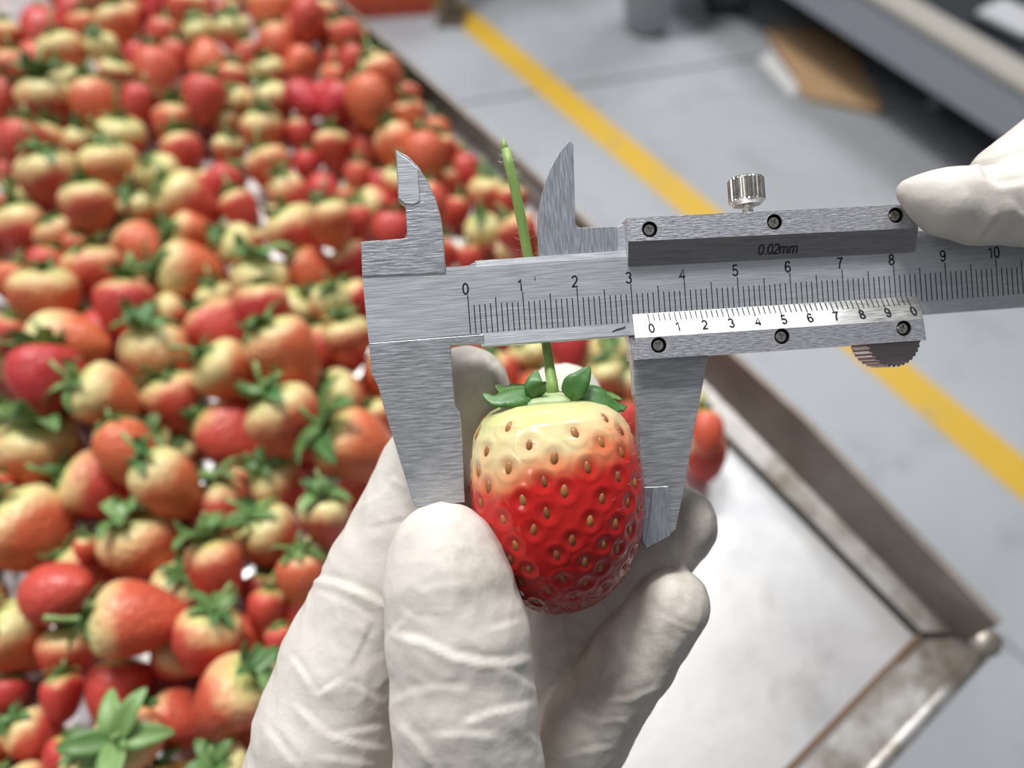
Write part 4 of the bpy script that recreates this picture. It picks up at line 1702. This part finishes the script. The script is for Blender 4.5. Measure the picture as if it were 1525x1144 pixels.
# ================================================================== THE HEAP OF STRAWBERRIES
# each fruit: x, y, width, direction of the calyx, ripeness (0 orange .. 1 deep red), pale shoulder, [leaf size, tilt to viewer]
L5 = [(170,135,145,95,.85,.0),(275,60,110,100,.85,.05),(420,20,100,90,.9,.2),(435,100,130,100,.3,.4),(565,30,130,90,.9,.1),(690,70,140,100,.6,.35),(600,150,110,80,.7,.2),
 (735,140,110,100,.5,.75),(845,130,120,100,.35,.6),(835,55,90,90,.6,.3),(980,75,130,90,.2,.2),(1120,80,120,90,.7,.1),(1015,165,130,120,.35,.3),(1195,165,95,90,.4,.15),
 (40,160,110,90,.2,.4),(375,190,110,110,.1,.8),(495,210,85,90,.9,.05),(255,230,140,100,.15,.5),(320,125,110,90,.3,.3),(50,260,110,90,.7,.3),(640,240,100,90,.65,.1),
 (760,240,130,270,.2,.0),(905,215,90,90,.7,.2),(585,300,150,90,.45,.02),(430,300,110,70,.65,.45),(345,370,140,100,.3,.3),(740,370,130,90,.75,.15),(860,320,110,90,.7,.3),
 (985,290,110,90,.5,.55,1.3),(985,400,150,100,.4,.5),(1090,260,115,80,.3,.02),(1230,320,110,90,.35,.25),(1130,380,120,120,.95,.0),(1215,395,125,60,.95,.05),(1385,320,135,110,.3,.35),
 (1360,400,150,100,.2,.05),(1270,240,95,90,.7,.1),(190,420,180,88,.75,.5,1.9),(510,410,110,80,.8,.05),(640,470,150,90,.45,.3),(20,350,110,90,.65,.1),(463,540,165,92,.85,.5),
 (300,540,115,80,.3,.5),(80,530,140,90,.7,.1),(675,590,145,110,.75,.3),(1110,500,115,90,.8,.25),(1210,560,125,90,.65,.35),(1295,490,105,90,.75,.15),(960,510,150,100,.25,.45),
 (840,570,110,90,.3,.45),(825,470,95,100,.4,.4),(215,660,190,92,.8,.45,1.3),(415,680,195,88,.15,.45),(590,650,150,110,.3,.75),(815,680,130,70,.85,.05),(990,640,150,110,.35,.35),
 (1115,610,95,90,.9,.05),(1345,580,115,90,.6,.1),(1430,500,130,100,.2,.3),(1300,660,100,90,.5,.15),(1175,720,115,100,.9,.02),(50,650,110,90,.75,.1),(700,770,200,140,.7,.5,1.2),
 (885,800,150,110,.75,.3),(1060,740,150,110,.7,.4),(300,800,175,105,.55,.4),(110,860,180,100,.75,.45),(540,810,150,110,.25,.5,1.3),(700,860,165,175,.2,.4,1.5,35),
 (1085,880,200,120,.75,.42),(1370,780,155,160,.85,.5),(1210,830,150,110,.4,.4),(1420,850,125,90,.8,.02),(285,890,95,80,.5,.25),(530,950,190,130,.25,.25),(180,970,150,85,.7,.1),
 (370,1040,215,95,.6,.35),(710,1040,225,170,.15,.5,1.4,30),(880,940,170,140,.25,.6),(1150,990,185,140,.3,.2),(985,1070,215,88,.85,.5,1.7),(40,1040,135,90,.15,.1),(170,1090,220,90,.2,.35),
 (520,1100,185,100,.75,.15),(1190,1110,145,100,.3,.65),(800,1120,150,100,.3,.45),(20,760,85,90,.3,.1),
 (160,1180,60,90,.8,.1),(770,700,80,110,.5,.3),(520,640,70,90,.6,.2),(560,380,80,90,.8,.1),(1050,20,90,90,.3,.5),(940,20,90,90,.3,.6),(1140,10,80,90,.7,.1),(740,20,80,90,.7,.1),
 (480,20,70,90,.5,.3),(1470,440,90,90,.2,.1),(1255,730,80,100,.6,.2),(1390,690,90,90,.8,.1),(1000,770,70,90,.7,.3),(930,870,70,100,.3,.5),(640,930,60,100,.4,.3),(1300,790,80,100,.7,.2)]
L6 = [(270,145,240,178,.12,.72,1.0,5),(590,205,250,92,.15,.5,1.5),(795,105,215,130,.7,.22),(1045,195,235,125,.18,.38),(840,285,215,150,.12,.5),(510,45,190,90,.8,.2),
 (970,35,185,90,.9,.25),(165,350,235,95,.9,.02,1.6),(380,345,205,135,.15,.55,1.5),(1275,150,175,90,.65,.42),(640,400,235,110,.65,.33,1.3),(1060,440,240,120,.55,.42,1.5),
 (180,610,275,95,.25,.4,1.9),(450,540,195,120,.2,.2),(860,535,240,140,.7,.22),(1250,345,190,150,.3,.7),(1310,545,255,140,.15,.25,1.9,25),(630,660,215,105,.12,.5),
 (420,720,260,150,.75,.4),(810,770,225,110,.7,.3,1.5),(1045,660,205,125,.7,.5,1.5,35),(180,865,300,135,.3,.45),(520,920,275,110,.35,.42,1.3),(990,890,235,115,.6,.5),
 (800,975,225,95,.65,.28,1.8),(1190,790,180,90,.65,.42,1.5),(225,1055,215,200,.7,.0),(1105,1010,165,95,.25,.2,1.6),(960,1085,150,80,.7,.1,1.5),(15,520,110,90,.2,.4),(20,700,110,90,.7,.05),
 (25,130,115,90,.7,.1),(890,630,110,90,.6,.3),(250,730,90,90,.75,.1),(690,560,90,100,.3,.6,1.4),(1390,420,120,120,.1,.4),(330,900,80,90,.5,.3)]
L7 = [(110,530,305,115,.2,.5,1.2),(605,435,330,165,.45,.42),(900,510,265,70,.7,.28,1.4),(1025,765,320,62,.5,.3,1.3),(1180,380,170,95,.7,.1),(30,745,165,95,.85,.05),(270,745,185,90,.8,.1),
 (560,950,270,92,.3,.35,2.4,62),(150,920,210,130,.7,.4,1.3),(250,1055,170,90,.85,.05),(1000,1080,220,100,.3,.6,1.7,40),(400,1055,180,90,.3,.6),(1225,520,120,95,.8,.1),(20,1020,140,90,.3,.2,1.5)]
L1 = [(728,297,60,95,.8,.45),(693,258,44,90,.8,.1),(650,217,50,95,.15,.1),(592,212,58,110,.2,.35),(628,240,58,95,.3,.02),(664,275,42,90,.6,.3),(719,358,56,95,.1,.75),(774,353,56,110,.75,.3),
 (693,385,42,90,.7,.2),(681,320,42,90,.7,.2),(748,262,36,90,.8,.1),(760,300,44,90,.7,.3),(640,300,46,90,.6,.2),(672,230,40,90,.5,.3),
 (787,534,62,110,.2,.55,1.4),(848,518,60,90,.9,.05),(905,538,66,95,.15,.7,1.3),(900,562,56,100,.3,.5),(928,590,62,100,.3,.45),(930,622,56,90,.8,.05),(1051,640,52,92,.5,.1,1.2,-15),(1022,610,60,110,.4,.4),(985,592,58,100,.6,.3),
 (880,505,50,90,.7,.2),(818,500,48,90,.6,.3),(950,560,52,90,.7,.2),(615,188,44,100,.2,.3),(575,160,50,110,.25,.1),(560,128,48,100,.35,.3),(520,60,40,90,.6,.2),(505,95,40,90,.7,.2),(706,246,34,90,.7,.2)]
FR = [(x / 2.434, y / 2.434, w / 2.434, *r) for x, y, w, *r in L5] + [(x / 2.46, 450 + y / 2.46, w / 2.46, *r) for x, y, w, *r in L6] + \
     [(x / 2.933, 780 + y / 2.933, w / 2.933, *r) for x, y, w, *r in L7] + [(x, y, w, *r) for x, y, w, *r in L1]

rs = np.random.RandomState(12)
HEAP = [(-70, -70), (395, -70), (470, -5), (590, 120), (720, 255), (820, 345), (940, 470), (1062, 590), (1070, 650), (1040, 690), (960, 660), (900, 640), (700, 700), (560, 800), (430, 980), (400, 1130), (300, 1230), (-70, 1230)]
BARE = [(22, 20, 62), (5, 860, 48), (300, 1040, 38), (60, 20, 40)]


def inside(x, y, poly):
    c = False
    for i in range(len(poly)):
        (x1, y1), (x2, y2) = poly[i - 1], poly[i]
        if (y1 > y) != (y2 > y) and x < (x2 - x1) * (y - y1) / (y2 - y1) + x1:
            c = not c
    return c


def width_at(y):          # usual width of a fruit at this height in the view
    return 58.0 + 0.056 * y


SOLID = [[(560, 511), (692, 511), (692, 748), (617, 755)], [(540, 412), (935, 385), (935, 498), (548, 510)], [(480, 880), (580, 690), (760, 700), (800, 1144), (400, 1144)], [(945, 500), (1054, 520), (1010, 790), (955, 760)],
         [(700, 640), (940, 640), (940, 880), (700, 880)]]
items = [list(f) + [0] for f in FR]
tries = 0
while len(items) < 300 and tries < 40000:
    tries += 1
    x, y = rs.uniform(-60, 1075), rs.uniform(-60, 1200)
    if not inside(x, y, HEAP) or any((x - a) ** 2 + (y - b) ** 2 < c * c for a, b, c in BARE) or any(inside(x, y, p) for p in SOLID):
        continue
    w = width_at(y) * rs.uniform(0.78, 0.95)
    k = 0.66 if tries < 20000 else 0.5
    if any((x - f[0]) ** 2 + (y - f[1]) ** 2 < (k * 0.5 * (w + f[2])) ** 2 for f in items):
        continue
    items.append([x, y, w, rs.normal(95, 28), float(np.clip(rs.normal(.55, .28), 0.05, 1)), float(np.clip(rs.normal(.3, .2), 0, .8)), 1])
NB = len(items)

# first placement on the table, then push apart so that no two fruits share space
cen, rad, axs, prm = [], [], [], []
for f in items:
    fill = f[-1]
    f = f[:-1]
    x, y, w, dr, ripe_, pal_ = f[:6]
    lf = f[6] if len(f) > 6 else rs.uniform(0.95, 1.3)
    dr = dr + rs.normal(0, 6)
    tilt = f[7] if len(f) > 7 else np.clip(-18 + 95 * pal_, -20, 48)
    w *= 1.0 if fill else 1.08 + 0.10 * float(np.clip((420 - y) / 250, 0, 1))
    q = on_plane(x, y, TABLE_Z + (0.016 if fill else 0.030))
    dep = (q - CAM).dot(FW)
    r = 0.5 * w * dep / FPX
    cen.append(np.array(q))
    rad.append(r)
    a_, t_ = R(dr), R(tilt)
    axs.append(np.array((RT * math.cos(a_) + UP * math.sin(a_)) * math.cos(t_) - FW * math.sin(t_)))
    prm.append((ripe_, pal_, lf, fill))
cen, rad, axs = np.array(cen), np.array(rad), np.array(axs)
ray = cen - np.array(CAM)
ray /= np.linalg.norm(ray, axis=1, keepdims=True)
cen0 = cen.copy()
rl = [np.array(p) for p in fl_line]
for it in range(260):
    S_ = np.vstack([cen + axs * (0.12 * rad)[:, None], cen - axs * (0.52 * rad)[:, None]])
    rr_ = np.concatenate([rad * 0.95, rad * 0.66])
    own = np.concatenate([np.arange(NB), np.arange(NB)])
    D = S_[:, None] - S_[None]
    dist = np.linalg.norm(D, axis=2) + 1e-9
    pen = (rr_[:, None] + rr_[None]) - dist
    pen[own[:, None] == own[None]] = 0
    pen = np.maximum(pen, 0)
    mv_ = (D / dist[..., None] * pen[..., None]).sum(1)
    cnt_ = np.maximum((pen > 0).sum(1), 1)
    m2 = np.zeros_like(cen)
    np.add.at(m2, own, mv_ / cnt_[:, None] * 0.5)
    along = (m2 * ray).sum(1, keepdims=True) * ray
    m2 = along * 1.25 + (m2 - along) * 0.45
    cen += m2
    # settle softly towards the original line of sight and the table
    back = cen0 - cen
    back -= (back * ray).sum(1, keepdims=True) * ray
    cen += 0.04 * back
    if it < 230:
        cen += ray * 0.0002
    low = np.minimum(cen[:, 2] - rad * 0.93, cen[:, 2] - axs[:, 2] * rad * 0.52 - rad * 0.64) - TABLE_Z - 0.0016
    cen[:, 2] += np.maximum(-low, 0)
    for a, b in zip(rl, rl[1:]):
        dd = (b - a)[:2]
        nn_ = np.array([-dd[1], dd[0]]) / np.linalg.norm(dd)
        if nn_ @ (np.array(table.location)[:2] - a[:2]) * 0 + nn_[0] > 0:
            nn_ = -nn_
        ts_ = (cen[:, :2] - a[:2]) @ dd / (dd @ dd)
        s_ = (cen[:, :2] - a[:2]) @ nn_
        lim = rad * 1.0 + 0.003 + 0.013 * (cen[:, 1] > 0.26)
        bad = (ts_ > 0) & (ts_ < 1) & (s_ < lim)
        cen[bad, :2] += nn_ * (lim - s_)[bad][:, None] * 0.5

# fruit shapes (half width 1, calyx at +z)
def fruit_mesh(kind):
    profs = {'cone': ([0, .08, .2, .4, .6, .8, .93, 1], [.35, .80, .98, .97, .80, .52, .25, 0], 2.35),
             'round': ([0, .08, .2, .4, .6, .8, .93, 1], [.38, .82, .98, 1.0, .88, .62, .34, 0], 2.12),
             'long': ([0, .08, .2, .4, .6, .8, .93, 1], [.32, .72, .92, 1.0, .90, .62, .33, 0], 2.6),
             'wedge': ([0, .08, .2, .4, .6, .8, .93, 1], [.38, .84, 1.0, .98, .86, .66, .42, 0], 2.2)}[kind]
    S, N_ = 28, 22
    us = 0.5 - 0.5 * np.cos(np.linspace(0, np.pi, N_))
    # smooth monotone resample
    rr = np.interp(us, profs[0], profs[1])
    for _ in range(2):
        rr[1:-1] = 0.25 * rr[:-2] + 0.5 * rr[1:-1] + 0.25 * rr[2:]
    vs, fs_ = [], []
    Lh = profs[2]
    for i in range(1, N_ - 1):
        for j in range(S):
            a = 2 * math.pi * j / S
            fl = 1 - (0.14 if kind == 'wedge' else 0.03) * (math.sin(a) ** 2)
            wob = 1 + 0.03 * math.sin(2 * a + 1) + 0.025 * math.sin(3 * a)
            vs.append((rr[i] * math.cos(a) * wob, rr[i] * math.sin(a) * fl * wob, 0.98 - us[i] * Lh))
    nr_ = N_ - 2
    vs += [(0, 0, 0.90), (0, 0, 0.98 - Lh)]
    for i in range(nr_ - 1):
        for j in range(S):
            j2 = (j + 1) % S
            fs_.append((i * S + j, (i + 1) * S + j, (i + 1) * S + j2, i * S + j2))
    for j in range(S):
        j2 = (j + 1) % S
        fs_.append((nr_ * S, j, j2))
        fs_.append((nr_ * S + 1, (nr_ - 1) * S + j2, (nr_ - 1) * S + j))
    me = bpy.data.meshes.new('strawberry')
    me.from_pydata(vs, [], fs_)
    me.polygons.foreach_set('use_smooth', [True] * len(me.polygons))
    me.materials.append(M['berry'])
    return me


FM = [fruit_mesh(k) for k in ('cone', 'round', 'long', 'wedge')]


def sepal_mesh(style, mat):
    bm = bmesh.new()
    paths = {'flat': [(0.06, 0, .97), (.35, 0, 1.02), (.68, 0, .92), (.95, 0, .72)],
             'up': [(0.06, 0, .97), (.30, 0, 1.05), (.52, 0, 1.25), (.58, 0, 1.55)],
             'arch': [(0.06, 0, .97), (.34, 0, 1.12), (.68, 0, 1.22), (.98, 0, 1.10)]}[style]
    leaf(bm, paths, 0.46, Vector((0, 0, 1)), 0.25, 0.12, 0.02, 4)
    bmesh.ops.recalc_face_normals(bm, faces=bm.faces[:])
    me = bpy.data.meshes.new('sepal')
    bm.to_mesh(me)
    bm.free()
    me.polygons.foreach_set('use_smooth', [True] * len(me.polygons))
    me.materials.append(mat)
    return me


SEP = {(s, p): sepal_mesh(s, M['pale_leaf' if p else 'leaf']) for s in ('flat', 'up', 'arch') for p in (0, 1)}


def calyx_mesh(seed):
    r_ = random.Random(seed)
    bm = bmesh.new()
    n_ = r_.randint(6, 8)
    for k in range(n_):
        me = SEP[(r_.choice(['flat', 'up', 'arch']), 0)]
        vs0 = len(bm.verts)
        bm.from_mesh(me)
        bm.verts.ensure_lookup_table()
        m = Matrix.Rotation(2 * math.pi * k / n_ + r_.uniform(-.2, .2), 4, 'Z') @ Matrix.Scale(r_.uniform(.75, 1.1), 4)
        m = Matrix.Translation((0, 0, .1)) @ m @ Matrix.Translation((0, 0, -.1))
        for v in bm.verts[vs0:]:
            v.co = m @ v.co
    me = bpy.data.meshes.new('calyx')
    bm.to_mesh(me)
    bm.free()
    me.polygons.foreach_set('use_smooth', [True] * len(me.polygons))
    me.materials.append(M['leaf'])
    return me


CX = [calyx_mesh(s) for s in range(6)]


def stem_mesh(seed):
    r_ = random.Random(seed)
    bm = bmesh.new()
    b = r_.uniform(-.5, .5)
    add_tube(bm, [(0, 0, .9), (0, 0, 1.15), (b * .25, 0, 1.5), (b * .8, b * .2, 1.85)], [.09, .075, .07, .07], 8)
    bmesh.ops.recalc_face_normals(bm, faces=bm.faces[:])
    me = bpy.data.meshes.new('stem')
    bm.to_mesh(me)
    bm.free()
    me.polygons.foreach_set('use_smooth', [True] * len(me.polygons))
    me.materials.append(M['stem'])
    return me


SMs = [stem_mesh(s) for s in range(5)]

# rows are counted from the near end of the heap, places in a row from the steel rail
v_ = cen - np.array(CAM)
dz = v_ @ np.array(FW)
ipx = v_ @ np.array(RT) / dz * FPX + W0 / 2
ipy = H0 / 2 - v_ @ np.array(UP) / dz * FPX
edges_ = [1400]
yv = 1120.0
while yv > -160:
    edges_.append(yv)
    yv -= width_at(yv) * 0.8
rown = np.array([sum(1 for e in edges_[1:] if y < e) for y in ipy])
ORD = ['first', 'second', 'third', 'fourth', 'fifth', 'sixth', 'seventh', 'eighth', 'ninth', 'tenth', 'eleventh', 'twelfth', 'thirteenth', 'fourteenth', 'fifteenth', 'sixteenth', 'seventeenth', 'eighteenth', 'nineteenth', 'twentieth']


def ordinal(k):
    if k < 20:
        return ORD[k]
    return 'twenty-' + ORD[k - 20] if k < 29 else 'thirtieth' if k == 29 else 'thirty-' + ORD[k - 30]


place = np.zeros(NB, int)
for r_ in set(rown.tolist()):
    ids = [i for i in range(NB) if rown[i] == r_]
    for k, i in enumerate(sorted(ids, key=lambda i: -ipx[i])):
        place[i] = k
for i in range(NB):
    ripe_, pal_, lf, fill = prm[i]
    r_ = random.Random(i * 13 + 5)
    kind = r_.choice([0, 0, 1, 1, 2, 3])
    o = bpy.data.objects.new('strawberry', FM[kind])
    COL.objects.link(o)
    az = Vector(axs[i])
    axx = Vector(RT) - az * az.dot(RT)
    axx.normalize()
    ayy = az.cross(axx)
    mtx = Matrix(((axx.x, ayy.x, az.x), (axx.y, ayy.y, az.y), (axx.z, ayy.z, az.z))).to_4x4()
    o.matrix_world = Matrix.Translation(Vector(cen[i])) @ mtx @ Matrix.Rotation(r_.uniform(0, 6.28), 4, 'Z') @ Matrix.Scale(float(rad[i]), 4)
    o['ripeness'] = float(ripe_)
    o['shoulder'] = float(pal_)
    col = 'orange' if ripe_ < .26 else 'orange-red' if ripe_ < .5 else 'red' if ripe_ < .8 else 'deep-red'
    sh = 'mostly-pale' if pal_ > .58 else 'pale-shouldered' if pal_ > .37 else 'pale-topped' if pal_ > .15 else 'evenly-coloured'
    tag(o, f'{col} {sh} strawberry, {ordinal(place[i])} from steel rail in {ordinal(rown[i])} heap row from near end', 'strawberry', 'strawberries heaped on the sorting table')
    big = items[i][2] > 62 and not fill
    if big:
        ns = r_.randint(6, 8)
        pl = 1 if lf > 2 else 0
        for k in range(ns):
            st = r_.choice(['flat', 'up', 'arch', 'arch'] if lf > 1.25 else ['flat', 'flat', 'arch', 'up'])
            if lf > 2:
                st = r_.choice(['flat', 'arch'])
            s = bpy.data.objects.new('sepal', SEP[(st, pl if r_.random() < .8 else 1 - pl)])
            COL.objects.link(s)
            s.parent = o
            sc = lf * r_.uniform(.72, 1.0) * 0.82
            s.matrix_local = Matrix.Translation((0, 0, .93)) @ Matrix.Rotation(2 * math.pi * k / ns + r_.uniform(-.25, .25), 4, 'Z') @ Matrix.Rotation(r_.uniform(-.25, .12), 4, 'Y') @ Matrix.Scale(sc, 4) @ Matrix.Translation((0, 0, -.93))
    else:
        s = bpy.data.objects.new('calyx', CX[i % 6])
        COL.objects.link(s)
        s.parent = o
        sc = 0.8 * lf
        s.matrix_local = Matrix.Translation((0, 0, .93)) @ Matrix.Rotation(r_.uniform(0, 6), 4, 'Z') @ Matrix.Scale(sc, 4) @ Matrix.Translation((0, 0, -.93))
    if r_.random() < 0.65:
        s = bpy.data.objects.new('stem', SMs[i % 5])
        COL.objects.link(s)
        s.parent = o
